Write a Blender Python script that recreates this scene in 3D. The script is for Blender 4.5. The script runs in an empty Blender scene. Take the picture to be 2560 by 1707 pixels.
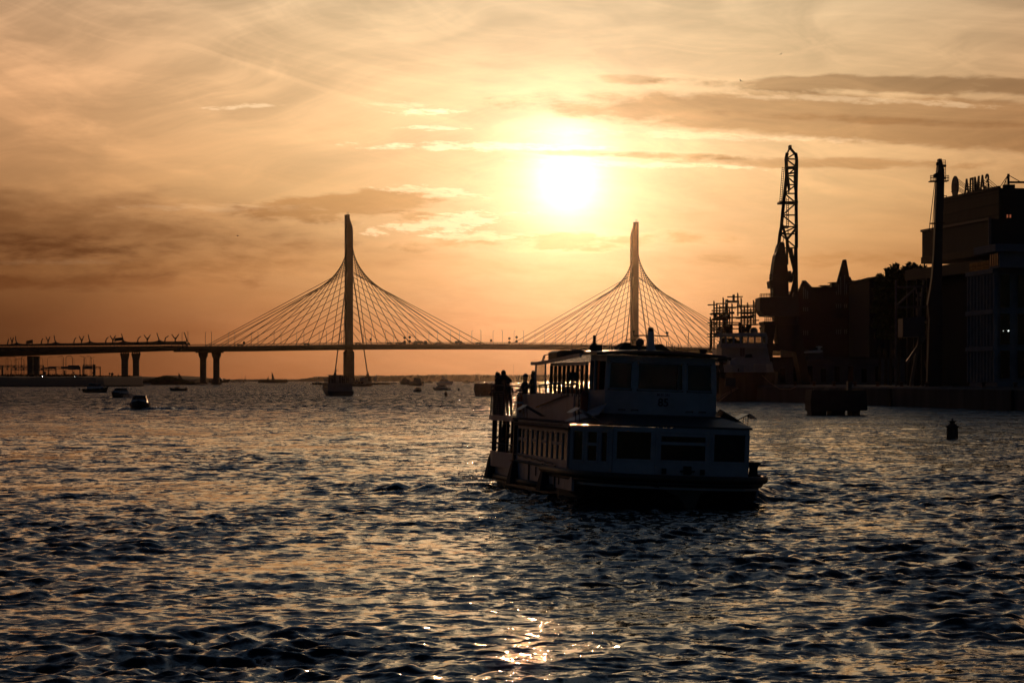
import bpy, math, random
import numpy as np
from mathutils import Vector, Matrix
random.seed(7)
SC = bpy.context.scene
COL = SC.collection
R = math.radians
F, HY, CX, H = 7000.0, 949.0, 1280.0, 3.7          # focal length (px of a 2560 wide picture), horizon, centre, eye height

def P(px, py, Y):
    """real point at distance Y that the photograph shows at (px, py)"""
    return Vector(((px - CX) / F * Y, Y, H - (py - HY) / F * Y))
def Xw(px, Y): return (px - CX) / F * Y
def Zw(py, Y): return H - (py - HY) / F * Y
def wl(py): return F * H / (py - HY)                # distance of a waterline seen at row py

# ------------------------------------------------------------------ camera
cam = bpy.data.objects.new('camera', bpy.data.cameras.new('camera'))
COL.objects.link(cam); SC.camera = cam
cam.location = (0, 0, H); cam.rotation_euler = (R(90), 0, 0)
cam.data.lens = F / 2560 * 36; cam.data.sensor_width = 36
cam.data.shift_y = (HY - 853.5) / 2560
cam.data.clip_start = 0.5; cam.data.clip_end = 60000

# ------------------------------------------------------------------ materials
def srgb(r, g, b):
    return tuple((c / 255 / 12.92) if c / 255 < .04045 else ((c / 255 + .055) / 1.055) ** 2.4 for c in (r, g, b))
MATS = {}
def mat(name, col, rough=.6, metal=0, var=.25, scale=3.0, spec=.5, bump=0.0, stretch=(1, 1, 1), alpha=None):
    """principled paint / concrete / metal with large and small procedural wear"""
    if name in MATS: return MATS[name]
    m = bpy.data.materials.new(name); m.use_nodes = True
    nt = m.node_tree; b = nt.nodes['Principled BSDF']
    tc = nt.nodes.new('ShaderNodeTexCoord'); mp = nt.nodes.new('ShaderNodeMapping')
    mp.inputs['Scale'].default_value = stretch
    nt.links.new(tc.outputs['Object'], mp.inputs[0])
    n = nt.nodes.new('ShaderNodeTexNoise'); n.inputs['Scale'].default_value = scale; n.inputs['Detail'].default_value = 6
    n.inputs['Roughness'].default_value = .65
    nt.links.new(mp.outputs[0], n.inputs['Vector'])
    r = nt.nodes.new('ShaderNodeValToRGB')
    r.color_ramp.elements[0].position = .32; r.color_ramp.elements[1].position = .68
    r.color_ramp.elements[0].color = (*[c * (1 - var) for c in col], 1)
    r.color_ramp.elements[1].color = (*[min(1, c * (1 + var * .5)) for c in col], 1)
    nt.links.new(n.outputs['Fac'], r.inputs[0]); nt.links.new(r.outputs[0], b.inputs['Base Color'])
    b.inputs['Roughness'].default_value = rough; b.inputs['Metallic'].default_value = metal
    b.inputs['Specular IOR Level'].default_value = spec
    if bump:
        bp = nt.nodes.new('ShaderNodeBump'); bp.inputs['Strength'].default_value = bump; bp.inputs['Distance'].default_value = .03
        nt.links.new(n.outputs['Fac'], bp.inputs['Height']); nt.links.new(bp.outputs[0], b.inputs['Normal'])
    MATS[name] = m
    return m
def glass(name, tint=(.02, .025, .03), amount=.35, rough=.03):
    """window glass: mostly seen-through, the rest a dark reflecting film"""
    if name in MATS: return MATS[name]
    m = bpy.data.materials.new(name); m.use_nodes = True
    nt = m.node_tree; b = nt.nodes['Principled BSDF']; out = nt.nodes['Material Output']
    n = nt.nodes.new('ShaderNodeTexNoise'); n.inputs['Scale'].default_value = 2.5; n.inputs['Detail'].default_value = 4
    mr = nt.nodes.new('ShaderNodeMapRange'); mr.inputs['To Min'].default_value = rough; mr.inputs['To Max'].default_value = rough * 2.5
    nt.links.new(n.outputs['Fac'], mr.inputs['Value']); nt.links.new(mr.outputs[0], b.inputs['Roughness'])
    b.inputs['Base Color'].default_value = (*tint, 1)
    t = nt.nodes.new('ShaderNodeBsdfTransparent'); t.inputs[0].default_value = (.75, .72, .66, 1)
    mx = nt.nodes.new('ShaderNodeMixShader'); mx.inputs[0].default_value = amount
    nt.links.new(t.outputs[0], mx.inputs[1]); nt.links.new(b.outputs[0], mx.inputs[2]); nt.links.new(mx.outputs[0], out.inputs['Surface'])
    MATS[name] = m
    return m
def lamp_mat(name, col, strength):
    m = bpy.data.materials.new(name); m.use_nodes = True
    b = m.node_tree.nodes['Principled BSDF']
    b.inputs['Emission Color'].default_value = (*col, 1); b.inputs['Emission Strength'].default_value = strength
    b.inputs['Base Color'].default_value = (.8, .8, .8, 1)
    MATS[name] = m
    return m

# ------------------------------------------------------------------ mesh helpers
class MB:
    """collects shapes, then links them as ONE mesh object"""
    def __init__(s): s.v = []; s.f = []
    def add(s, vs, fs):
        o = len(s.v); s.v += [Vector(p) for p in vs]; s.f += [[i + o for i in f] for f in fs]; return s
    def box(s, c, size, rz=0, m=None):
        x, y, z = [d / 2 for d in size]
        vs = [Vector((a * x, b * y, e * z)) for e in (-1, 1) for a, b in ((-1, -1), (1, -1), (1, 1), (-1, 1))]
        q = Matrix.Rotation(rz, 3, 'Z') if m is None else m
        vs = [q @ p + Vector(c) for p in vs]
        return s.add(vs, [[0, 3, 2, 1], [4, 5, 6, 7], [0, 1, 5, 4], [1, 2, 6, 5], [2, 3, 7, 6], [3, 0, 4, 7]])
    def bar(s, a, b, w, h=None, up=(0, 0, 1)):
        """square bar from a to b, w wide, h high"""
        h = h or w; a = Vector(a); b = Vector(b); d = (b - a)
        if d.length < 1e-6: return s
        d.normalize(); u = Vector(up)
        if abs(d.dot(u)) > .98: u = Vector((1, 0, 0))
        n = d.cross(u).normalized(); u = n.cross(d).normalized()
        vs = [p + n * (i * w / 2) + u * (j * h / 2) for p in (a, b) for i, j in ((-1, -1), (1, -1), (1, 1), (-1, 1))]
        return s.add(vs, [[0, 3, 2, 1], [4, 5, 6, 7], [0, 1, 5, 4], [1, 2, 6, 5], [2, 3, 7, 6], [3, 0, 4, 7]])
    def tube(s, pts, r, n=6, r1=None):
        pts = [Vector(p) for p in pts]; rings = []; m = len(pts); prev = None
        for i, p in enumerate(pts):
            d = (pts[min(i + 1, m - 1)] - pts[max(i - 1, 0)]).normalized()
            if prev is None:
                u = Vector((0, 0, 1)) if abs(d.z) < .9 else Vector((1, 0, 0))
            else: u = prev
            nn = d.cross(u)
            if nn.length < 1e-5: nn = d.cross(Vector((1, .3, .2)))
            nn.normalize(); u = nn.cross(d).normalized(); prev = u
            rr = r if r1 is None else r + (r1 - r) * i / (m - 1)
            rings.append([p + (nn * math.cos(2 * math.pi * k / n) + u * math.sin(2 * math.pi * k / n)) * rr for k in range(n)])
        return s.loft(rings)
    def loft(s, rings, caps=True, closed=True):
        n = len(rings[0]); o = len(s.v)
        for r in rings: s.v += [Vector(p) for p in r]
        for i in range(len(rings) - 1):
            for k in range(n if closed else n - 1):
                a = o + i * n + k; b = o + i * n + (k + 1) % n
                s.f.append([a, b, b + n, a + n])
        if caps and closed:
            s.f.append([o + k for k in range(n)][::-1]); s.f.append([o + (len(rings) - 1) * n + k for k in range(n)])
        return s
    def prism(s, poly, d):
        """polygon (3-D points) pushed along d"""
        d = Vector(d); p = [Vector(q) for q in poly]
        return s.loft([p, [q + d for q in p]])
    def lathe(s, prof, c=(0, 0, 0), n=16, ax=None):
        c = Vector(c); rings = []
        for r, z in prof:
            ring = [Vector((r * math.cos(2 * math.pi * k / n), r * math.sin(2 * math.pi * k / n), z)) for k in range(n)]
            if ax is not None: ring = [ax @ q for q in ring]
            rings.append([q + c for q in ring])
        return s.loft(rings)
    def ball(s, c, r, n=12, m=8, sc=(1, 1, 1)):
        c = Vector(c); rings = []
        for i in range(1, m):
            t = math.pi * i / m
            rings.append([c + Vector((r * sc[0] * math.sin(t) * math.cos(2 * math.pi * k / n), r * sc[1] * math.sin(t) * math.sin(2 * math.pi * k / n), -r * sc[2] * math.cos(t))) for k in range(n)])
        return s.loft(rings)
    def build(s, name, m, parent=None, smooth=False, bevel=0, world=False):
        me = bpy.data.meshes.new(name); vs = s.v
        if world and parent is not None:
            inv = ROOT[parent.name].inverted(); vs = [inv @ p for p in vs]
        me.from_pydata([tuple(p) for p in vs], [], s.f); me.validate(); me.update()
        import bmesh
        bm = bmesh.new(); bm.from_mesh(me); bmesh.ops.recalc_face_normals(bm, faces=bm.faces); bm.to_mesh(me); bm.free()
        o = bpy.data.objects.new(name, me); COL.objects.link(o); me.materials.append(m)
        if smooth:
            for p in me.polygons: p.use_smooth = True
        if bevel:
            bv = o.modifiers.new('bevel', 'BEVEL'); bv.width = bevel; bv.segments = 2; bv.limit_method = 'ANGLE'
        if parent is not None:
            o.parent = parent; ROOT[o.name] = ROOT[parent.name]
        else: ROOT[o.name] = Matrix.Identity(4)
        return o
ROOT = {}
def thing(name, label, cat, loc=(0, 0, 0), rz=0, group=None, rx=0, ry=0, scale=1):
    """an Empty at the thing's base that parents its parts"""
    o = bpy.data.objects.new(name, None); COL.objects.link(o)
    o.location = loc; o.rotation_euler = (rx, ry, rz); o.scale = (scale,) * 3
    o.empty_display_size = .3
    ROOT[o.name] = Matrix.Translation(loc) @ o.rotation_euler.to_matrix().to_4x4() @ Matrix.Scale(scale, 4)
    return tag(o, label, cat, group)
def tag(o, label, cat, group=None):
    o['label'] = label; o['category'] = cat
    if group: o['group'] = group
    return o
def struct(o, kind='structure'):
    o['kind'] = kind; return o
def copy_tree(o, parent=None):
    c = o.copy(); COL.objects.link(c)
    if parent is not None: c.parent = parent
    ROOT[c.name] = ROOT[o.name]
    for ch in list(o.children): copy_tree(ch, c)
    return c
def place(o, loc, rz=0, label=None, scale=None, group=None):
    o.location = loc; o.rotation_euler.z = rz
    if scale: o.scale = (scale,) * 3
    if label: o['label'] = label
    if group: o['group'] = group
    return o
AMB = (.0100, .0116, .0160)
SKY_K = 1.0
SUN_E = .5
HAZE = 5.5e-6
WAVE = 1.3
FARTILT = .36
# ------------------------------------------------------------------ sky, sun, air
SUN_U, SUN_V = .140, .492                           # where the sun stands, in thousandths of the picture grid
SUN_DIR = Vector((SUN_U / 7, 1, SUN_V / 7)).normalized()
W = bpy.data.worlds.new('World'); SC.world = W; W.use_nodes = True
NT = W.node_tree; NT.nodes.clear()
class E:
    """arithmetic on shader sockets"""
    nt = NT
    def __init__(s, sock): s.k = sock
    @classmethod
    def op(c, o, *a, clamp=False):
        n = c.nt.nodes.new('ShaderNodeMath'); n.operation = o; n.use_clamp = clamp
        for i, x in enumerate(a):
            if isinstance(x, E): c.nt.links.new(x.k, n.inputs[i])
            else: n.inputs[i].default_value = x
        return E(n.outputs[0])
    def __add__(a, b): return E.op('ADD', a, b)
    __radd__ = __add__
    def __sub__(a, b): return E.op('SUBTRACT', a, b)
    def __rsub__(a, b): return E.op('SUBTRACT', b, a)
    def __mul__(a, b): return E.op('MULTIPLY', a, b)
    __rmul__ = __mul__
    def __truediv__(a, b): return E.op('DIVIDE', a, b)
    def __pow__(a, b): return E.op('POWER', a, b)
    def exp(a): return E.op('EXPONENT', a)
def sstep(x, a, b):
    n = E.nt.nodes.new('ShaderNodeMapRange'); n.interpolation_type = 'SMOOTHSTEP'
    E.nt.links.new(x.k, n.inputs['Value']); n.inputs['From Min'].default_value = a; n.inputs['From Max'].default_value = b
    return E(n.outputs[0])
def vec(x, y, z=0.0):
    n = E.nt.nodes.new('ShaderNodeCombineXYZ')
    for i, q in enumerate((x, y, z)):
        if isinstance(q, E): E.nt.links.new(q.k, n.inputs[i])
        else: n.inputs[i].default_value = q
    return n.outputs[0]
def noise(v, scale, detail=5, rough=.55, dist=0.0, lac=2.0):
    n = E.nt.nodes.new('ShaderNodeTexNoise'); n.inputs['Scale'].default_value = scale; n.inputs['Detail'].default_value = detail
    n.inputs['Roughness'].default_value = rough; n.inputs['Distortion'].default_value = dist; n.inputs['Lacunarity'].default_value = lac
    E.nt.links.new(v, n.inputs['Vector']); return n
def cmix(f, a, b, mode='MIX'):
    n = E.nt.nodes.new('ShaderNodeMix'); n.data_type = 'RGBA'; n.blend_type = mode; n.clamp_factor = False
    for sock, q in ((n.inputs[0], f), (n.inputs[6], a), (n.inputs[7], b)):
        if isinstance(q, E): E.nt.links.new(q.k, sock)
        elif isinstance(q, bpy.types.NodeSocket): E.nt.links.new(q, sock)
        elif isinstance(q, (int, float)): sock.default_value = q
        else: sock.default_value = (*q, 1)
    return n.outputs[2]
def ramp(x, stops):
    n = E.nt.nodes.new('ShaderNodeValToRGB'); el = n.color_ramp.elements
    while len(el) < len(stops): el.new(.5)
    for e, (p, c) in zip(el, stops): e.position = p; e.color = (*c, 1)
    E.nt.links.new(x.k, n.inputs[0]); return n.outputs[0]

tc = NT.nodes.new('ShaderNodeTexCoord'); sp = NT.nodes.new('ShaderNodeSeparateXYZ')
NT.links.new(tc.outputs['Generated'], sp.inputs[0])
dx, dy, dz = (E(sp.outputs[i]) for i in range(3))
yy = E.op('MAXIMUM', dy, .12)
u = dx / yy * 7; v = dz / yy * 7
cosang = dx * SUN_DIR.x + dy * SUN_DIR.y + dz * SUN_DIR.z
du = u - SUN_U; dv = v - SUN_V
th = E.op('SQRT', du * du + dv * dv)                # angle from the sun in thousandths of the grid (1 = 8.2 degrees)
# clear sunset sky by height, then how it dims away from the sun
zr = E.op('MAXIMUM', dz, 0.0) ** .5
stops = [(0.0, srgb(178, 97, 47)), (.14, srgb(190, 112, 56)), (.20, srgb(216, 150, 86)), (.26, srgb(233, 182, 122)), (.32, srgb(229, 188, 138)),
         (.375, srgb(208, 182, 144)), (.45, srgb(138, 128, 112)), (.55, srgb(88, 93, 97)), (.72, srgb(62, 80, 100)), (1.0, srgb(40, 58, 82))]
base = ramp(zr, stops)
low = 1 - sstep(v, 0.0, .85)
side = (0 - (E.op('ABSOLUTE', u - .26) / 1.18) ** 3.2).exp()
sidek = .12 + .88 * side
sideh = .28 + .72 * (0 - (E.op('ABSOLUTE', u + .15) / 2.4) ** 2.0).exp()
dim = sidek * low + sideh * (1 - low)
base = cmix(1.0, base, vec(dim, dim * (.80 + .20 * side), dim * (.74 + .26 * side)), 'MULTIPLY')
# thin high cirrus: long swept streaks
n0 = noise(vec(u * .45 + 3.1, v * .9 + u * .12), 1.2, 3, .5, 0.0)
w0 = (E(n0.outputs['Fac']) - .5) * 1.7
qd = (u + .25) * (u + .25)
n1 = noise(vec(u * .75 - v * .8 + w0 * 1.6, v * 4.4 - u * .35 + qd * .75 + w0 * 3.4 + 5.0), 1.6, 8, .6, .25)
n2 = noise(vec(u * .6 + v * 1.2 + w0 * 2.0, v * 5.0 + u * .8 - qd * .5 - w0 * 3.2 + 11.0), 1.9, 8, .62, .3)
n3 = noise(vec(u * 1.1 - v * 2.4 + w0 * 1.5, v * 13.0 - u * 2.2 + w0 * 4.0), 2.0, 8, .65)
cir = (sstep(E(n1.outputs['Fac']), .38, .68) * .65 + sstep(E(n2.outputs['Fac']), .45, .72) * .5+ (E(n3.outputs['Fac']) - .5) * .55) * (.25 + .75 * sstep(v, .30, .70))
base = cmix(1.0, base, vec(.80 + .50 * cir, .80 + .48 * cir, .79 + .46 * cir), 'MULTIPLY')
# sun glow
core = .95 * (0 - (th / .068) ** 1.5).exp() + .30 * (0 - (E.op('SQRT', du * du * .45 + (dv - .125) * (dv - .125) * 1.5) / .055) ** 1.3).exp()
tx = noise(vec(u * 1.6, v * 7.5 + u * .4), 2.0, 8, .66, .2); txf = .62 + .76 * E(tx.outputs['Fac'])
mid = .80 * (0 - (th / .20) ** 1.05).exp()
wide = .30 * (0 - (E.op('SQRT', du * du * .5 + dv * dv) / .58) ** 1.6).exp()
mid = mid * txf; wide = wide * (.35 + 1.3 * E(tx.outputs['Fac']))
glow = vec(core + mid + wide, core * .97 + mid * .76 + wide * .66, core * .86 + mid * .56 + wide * .33)
sky = cmix(1.0, base, glow, 'ADD')
gl = E.op('MINIMUM', mid + wide + core, 1.6)
# ragged stratus: every cloud is an ellipse in the sky torn by noise
nA = noise(vec(u * 3.0, v * 11.0), 1.6, 7, .62, .3)
nB = noise(vec(u * 5.0 + 7.0, v * 19.0), 1.5, 6, .6, .2)
nC = noise(vec(u * 9.0 + 3.0, v * 42.0 + u * 2.0), 1.8, 6, .68, .2); nc = E(nC.outputs['Fac']) - .5
na = E(nA.outputs['Fac']) - .5; nb = E(nB.outputs['Fac']) - .5
def cloud(px, py, rx, ry, tilt=0.0, tear=1.6, soft=.8, fine=0.0):
    cu = (px - 1280) / 1000; cv = (949 - py) / 1000
    a = (u - cu) / (rx / 1000); b = (v - cv - (u - cu) * tilt) / (ry / 1000)
    d = 1 - a * a - b * b + na * (tear * 1.7) + nb * (tear * 1.5)
    if fine: d = d + nc * fine
    return sstep(d, 0.0, soft)
def dark(sky, m, k, tint=(1, .93, .86), rim=.0):
    """cloud m lets k of the light through; its thin edges catch the sun"""
    f = 1 - m * (1 - k)
    sky = cmix(1.0, sky, vec(1 - m * (1 - k * tint[0]), 1 - m * (1 - k * tint[1]), 1 - m * (1 - k * tint[2])), 'MULTIPLY')
    if rim:
        e = m * (1 - m) * rim * gl
        sky = cmix(1.0, sky, vec(e, e * .8, e * .5), 'ADD')
    return sky
sky = dark(sky, cloud(2560, 318, 1420, 72, -.05, .55, .5), .64, (1, .90, .80), .7)
sky = dark(sky, cloud(2200, 300, 500, 16, -.04, 1.0, 1.0), .80, (1, .92, .84), .5)
sky = dark(sky, cloud(2330, 212, 760, 27, -.01, 1.1, .7), .60, (1, .92, .84), .8)
sky = dark(sky, cloud(1570, 200, 100, 18, 0, 1.3, .9), .78, (1, .93, .86), .6)
sky = dark(sky, cloud(2080, 408, 560, 20, -.02, 1.3, .9), .76, (1, .91, .82), 1.0)
sky = dark(sky, cloud(1600, 388, 380, 14, -.03, 1.0, .9), .70, (1, .92, .80), 1.3)
sky = dark(sky, cloud(880, 515, 350, 46, .05, 1.1, .7), .74, (1, .90, .78), 1.0)
sky = dark(sky, cloud(1020, 540, 120, 24, 0, 1.8, .8), .86, (1, .92, .82), .8)
sky = dark(sky, cloud(-60, 575, 1080, 140, -.03, .8, 1.3), .54, (1, .89, .82), .3)
sky = dark(sky, cloud(-250, 620, 800, 46, -.01, 1.6, 1.2), .68, (1, .90, .84), .3)
sky = dark(sky, cloud(140, 705, 620, 30, 0, 1.6, 1.2), .76, (1, .90, .84), .2)
sky = dark(sky, cloud(700, 650, 620, 60, 0, 1.2, 1.8), .86, (1, .92, .84), .2)
sky = dark(sky, cloud(1420, 605, 560, 30, .02, 1.5, 1.0), .88, (1, .93, .82), .9)
sky = dark(sky, cloud(2000, 650, 420, 26, .0, 1.8, 1.2), .88, (1, .94, .86), .4)
def bright(sky, m, k):
    return cmix(1.0, sky, vec(m * k, m * k * .82, m * k * .55), 'ADD')
sky = bright(sky, cloud(1190, 367, 330, 13, -.01, .9, 1.3, 5.0), .44)
sky = bright(sky, cloud(1075, 281, 100, 10, .0, .6, 1.2, 5.0), .50)
sky = bright(sky, cloud(1080, 321, 95, 8, -.02, .6, 1.2, 5.0), .42)
sky = bright(sky, cloud(1000, 262, 120, 9, .0, .6, 1.4, 6.0), .20)
sky = bright(sky, cloud(600, 267, 100, 7, .05, .6, 1.2, 5.5), .26)
sky = bright(sky, cloud(1090, 560, 190, 24, .10, 1.4, 1.0, 6.0), .34)
sky = bright(sky, cloud(1180, 592, 140, 14, 0, .8, 1.0, 5.5), .26)
sky = bright(sky, cloud(1080, 480, 140, 16, -.10, .8, 1.0, 6.0), .28)
sky = bright(sky, cloud(1620, 412, 330, 10, -.03, .8, 1.1, 5.0), .30)
sky = bright(sky, cloud(1760, 340, 480, 12, -.03, .9, 1.2, 4.5), .20)
sky = bright(sky, cloud(2160, 252, 420, 10, -.04, .9, 1.2, 4.5), .20)
sky = bright(sky, cloud(560, 520, 260, 12, .0, .8, 1.2, 5.5), .06)
sky = bright(sky, cloud(150, 655, 240, 9, .0, .8, 1.6, 5.0), .035)
# the half of the sky behind the viewer is dim and blue: Nishita sky
nis = NT.nodes.new('ShaderNodeTexSky'); nis.sky_type = 'NISHITA'; nis.sun_disc = False
nis.sun_elevation = math.asin(SUN_DIR.z); nis.sun_rotation = math.atan2(SUN_DIR.x, SUN_DIR.y)
nis.air_density = 1.0; nis.dust_density = .6; nis.ozone_density = 2.0
amb = cmix(1.0, nis.outputs[0], AMB, 'MULTIPLY')
front = sstep(cosang, .42, .95)
full = cmix(front, amb, sky)
bg = NT.nodes.new('ShaderNodeBackground'); NT.links.new(full, bg.inputs[0]); bg.inputs[1].default_value = SKY_K
wo = NT.nodes.new('ShaderNodeOutputWorld'); NT.links.new(bg.outputs[0], wo.inputs[0])

sun = bpy.data.objects.new('sun', bpy.data.lights.new('sun', 'SUN')); COL.objects.link(sun)
sun.data.energy = SUN_E; sun.data.angle = R(.6); sun.data.color = (1, .52, .26)
sun.rotation_euler = SUN_DIR.to_track_quat('Z', 'Y').to_euler()
sun.location = (0, 0, 60)
SC.view_settings.view_transform = 'Standard'; SC.view_settings.look = 'None'; SC.view_settings.exposure = 0; SC.view_settings.gamma = 1
SC.cycles.max_bounces = 8; SC.cycles.volume_bounces = 0; SC.cycles.transparent_max_bounces = 24
SC.cycles.sample_clamp_indirect = 4; SC.cycles.use_denoising = True

if HAZE:
    hb = MB().box((0, 2300, 64), (9000, 4860 * 2, 132 + 4))
    hz = struct(hb.build('haze', mat('haze', (1, 1, 1))), 'stuff')
    hm = bpy.data.materials.new('air'); hm.use_nodes = True; nt = hm.node_tree; nt.nodes.clear()
    pv = nt.nodes.new('ShaderNodeVolumePrincipled'); ou = nt.nodes.new('ShaderNodeOutputMaterial')
    pv.inputs['Color'].default_value = (.95, .80, .58, 1); pv.inputs['Density'].default_value = HAZE; pv.inputs['Anisotropy'].default_value = .97
    nt.links.new(pv.outputs[0], ou.inputs['Volume'])
    hz.data.materials.clear(); hz.data.materials.append(hm)

# ------------------------------------------------------------------ water
def water():
    rng = np.random.RandomState(11)
    d = [1.0, 8, 16, 22, 27]
    while d[-1] < 4300: d.append(d[-1] + max(.055, .0017 * d[-1] * (1 + (d[-1] / 420) ** 2)))
    d = np.array(d + [7150.])
    ang = np.concatenate([np.linspace(-1.2, -.235, 50)[:-1], np.linspace(-.235, .235, 620), np.linspace(.235, 1.2, 50)[1:]])
    D, A = np.meshgrid(d, np.tan(ang), indexing='ij')
    X = (D * A).astype(np.float32); Y = D.astype(np.float32)
    dd = np.gradient(d)[:, None]
    lod = np.maximum(dd, np.abs(D) * (.47 / 620) * 1.0) + 0 * A
    Z = np.zeros_like(X); DX = np.zeros_like(X); DY = np.zeros_like(X)
    # gusts and slicks: patches of rougher and calmer water
    g = np.zeros_like(X)
    for i in range(14):
        L = 7 * 1.22 ** i; a = rng.uniform(-1.35, 1.35)
        kx, ky = math.sin(a) / (L * .8), math.cos(a) / (L * 1.3)
        g += np.sin(2 * math.pi * (kx * X + ky * Y) + rng.uniform(0, 6.28)) * .30
    gust = np.clip(.85 + .45 * g, .30, 1.7)
    for cx, cy, rx, ry, q in ((.0, 40.5, 2.3, 6.5, .72), (-2.2, 62, 3.6, 9, .45), (6.5, 37, 3.0, 2.6, .5), (-5, 48, 3.0, 5, .4), (9, 70, 3.5, 9, .35)):   # slicks
        gust = gust * (1 - q * np.exp(-((X - cx) / rx) ** 2 - ((Y - cy) / ry) ** 2))
    N = 140
    for i in range(N):
        L = .17 * (4.2 / .17) ** (i / (N - 1)) * rng.uniform(.92, 1.08)
        k = 2 * math.pi / L
        a = R(8) + rng.normal(0, R(25 if L > 1.0 else 42))            # down-wind, towards the viewer
        slope = .032 * (L / .9) ** (.0 if L < .9 else -1.35) * rng.uniform(.6, 1.4) * WAVE
        amp = slope / k
        w = np.clip((L / (lod * 2.4) - 1) / 1.0, 0, 1).astype(np.float32)
        if w.max() <= 0: continue
        ph = ((k * math.sin(a)) * X - (k * math.cos(a)) * Y + rng.uniform(0, 6.28)).astype(np.float32)
        m = w * (gust if L < 2.2 else (.35 + .65 * gust))
        Z += amp * m * np.cos(ph)
        DX -= .6 * amp * m * math.sin(a) * np.sin(ph); DY += .6 * amp * m * math.cos(a) * np.sin(ph)
    Xd, Yd = X + DX, Y + DY
    Z, Xd, Yd = wake(X, Y, Z, Xd, Yd)
    nr, nc = X.shape
    co = np.stack([Xd, Yd, Z], -1).reshape(-1, 3)
    idx = np.arange(nr * nc).reshape(nr, nc)
    q = np.stack([idx[:-1, :-1], idx[:-1, 1:], idx[1:, 1:], idx[1:, :-1]], -1).reshape(-1, 4)
    me = bpy.data.meshes.new('water')
    me.vertices.add(len(co)); me.vertices.foreach_set('co', co.astype(np.float32).ravel())
    me.loops.add(q.size); me.loops.foreach_set('vertex_index', q.astype(np.int32).ravel())
    me.polygons.add(len(q)); me.polygons.foreach_set('loop_start', np.arange(0, q.size, 4, dtype=np.int32))
    me.polygons.foreach_set('loop_total', np.full(len(q), 4, dtype=np.int32))
    me.polygons.foreach_set('use_smooth', np.ones(len(q), dtype=bool))
    me.update(calc_edges=True)
    o = bpy.data.objects.new('water', me); COL.objects.link(o); struct(o)
    del X, Y, Xd, Yd, Z, DX, DY, g, gust, lod
    rest = MB(); rest.add([(-4000, -2500, 0), (4000, -2500, 0), (4000, 1555, 0), (2.57, 1, 0), (-2.57, 1, 0), (-4000, 1555, 0)], [[0, 1, 3, 4], [1, 2, 3], [0, 4, 5]])
    m = bpy.data.materials.new('river_water'); m.use_nodes = True; nt = m.node_tree; b = nt.nodes['Principled BSDF']
    E.nt = nt
    ge = nt.nodes.new('ShaderNodeNewGeometry'); s = nt.nodes.new('ShaderNodeSeparateXYZ'); nt.links.new(ge.outputs['Position'], s.inputs[0])
    x, y = E(s.outputs[0]), E(s.outputs[1])
    def slopes(sx, sy, sc, det, rough, dist=0.0):
        n = noise(vec(x * sx + y * .25 * sx, y * sy - x * .2 * sx), sc, det, rough, dist)
        c = nt.nodes.new('ShaderNodeSeparateColor'); nt.links.new(n.outputs['Color'], c.inputs[0])
        return E(c.outputs[0]) - .5, E(c.outputs[1]) - .5
    a1, b1 = slopes(.85, 1.0, 3.4, 6, .62, .5)      # ripples
    a2, b2 = slopes(.62, .85, .75, 4, .6, .4)       # small chop
    pt = noise(vec(x * .022, y * .05), 1.0, 4, .6); pat = sstep(E(pt.outputs['Fac']), .3, .7) * .9 + .55
    pt2 = noise(vec(x * .10, y * .10), 1.0, 3, .6); pat = pat * (.7 + .6 * E(pt2.outputs['Fac']))
    far = sstep(y, 120, 520)
    f1 = noise(vec(x * .8 + y * .05, y * .13), 1.0, 5, .65, .3); facet = sstep(E(f1.outputs['Fac']), .30, .72)
    k1 = (1.15 + .25 * far) * pat; k2 = (.55 + 1.0 * far) * pat
    nx = a1 * k1 + a2 * k2; ny = (b1 * k1 + b2 * k2) * 1.3 - far * FARTILT * (.1 + 1.8 * facet)
    add = nt.nodes.new('ShaderNodeVectorMath'); add.operation = 'ADD'
    nt.links.new(ge.outputs['Normal'], add.inputs[0]); nt.links.new(vec(nx, ny, 0.0), add.inputs[1])
    nn = nt.nodes.new('ShaderNodeVectorMath'); nn.operation = 'NORMALIZE'; nt.links.new(add.outputs[0], nn.inputs[0])
    nt.links.new(nn.outputs[0], b.inputs['Normal'])
    b.inputs['Base Color'].default_value = (.006, .014, .020, 1); b.inputs['IOR'].default_value = 1.333
    rg = E(E.op('ADD', far * .10, .04).k); nt.links.new(rg.k, b.inputs['Roughness'])
    me.materials.append(m); struct(rest.build('water', m))
    E.nt = NT
    return o
# ------------------------------------------------------------------ shared paints
M_conc = mat('pale_concrete', (.10, .09, .085), .85, scale=.35, var=.3)
M_steel = mat('grey_steel', (.22, .22, .23), .5, .3, scale=2)
M_dark = mat('dark_paint', (.03, .03, .035), .5, scale=4)
M_white = mat('white_paint', (.62, .62, .62), .42, scale=1.6, var=.22)
M_rub = mat('black_rubber', (.02, .02, .02), .8, scale=6)
M_wood = mat('weathered_wood', (.12, .085, .06), .8, scale=5)
M_rust = mat('rusty_steel', (.14, .075, .045), .75, scale=3, var=.5)
M_rope = mat('rope', (.35, .28, .2), .9, scale=20)
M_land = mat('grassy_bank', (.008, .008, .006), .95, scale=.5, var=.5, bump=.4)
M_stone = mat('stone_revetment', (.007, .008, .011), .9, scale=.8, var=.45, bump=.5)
M_leaf = mat('leaves', (.05, .065, .022), .8, scale=1.2, var=.5)
M_bark = mat('bark', (.06, .045, .03), .9, scale=4)
M_glass = glass('window_glass')
M_gdark = glass('dark_window_glass', (.012, .014, .018), .86, .04)
M_sail = mat('sailcloth', (.55, .52, .48), .8, scale=.6)
M_skin = mat('skin', (.38, .22, .15), .6, scale=8, var=.1)
M_hair = mat('hair', (.02, .014, .01), .7, scale=20)
M_red = mat('red_paint', (.30, .05, .03), .5, scale=4)
M_orange = mat('orange_paint', (.55, .14, .03), .5, scale=4)

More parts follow.
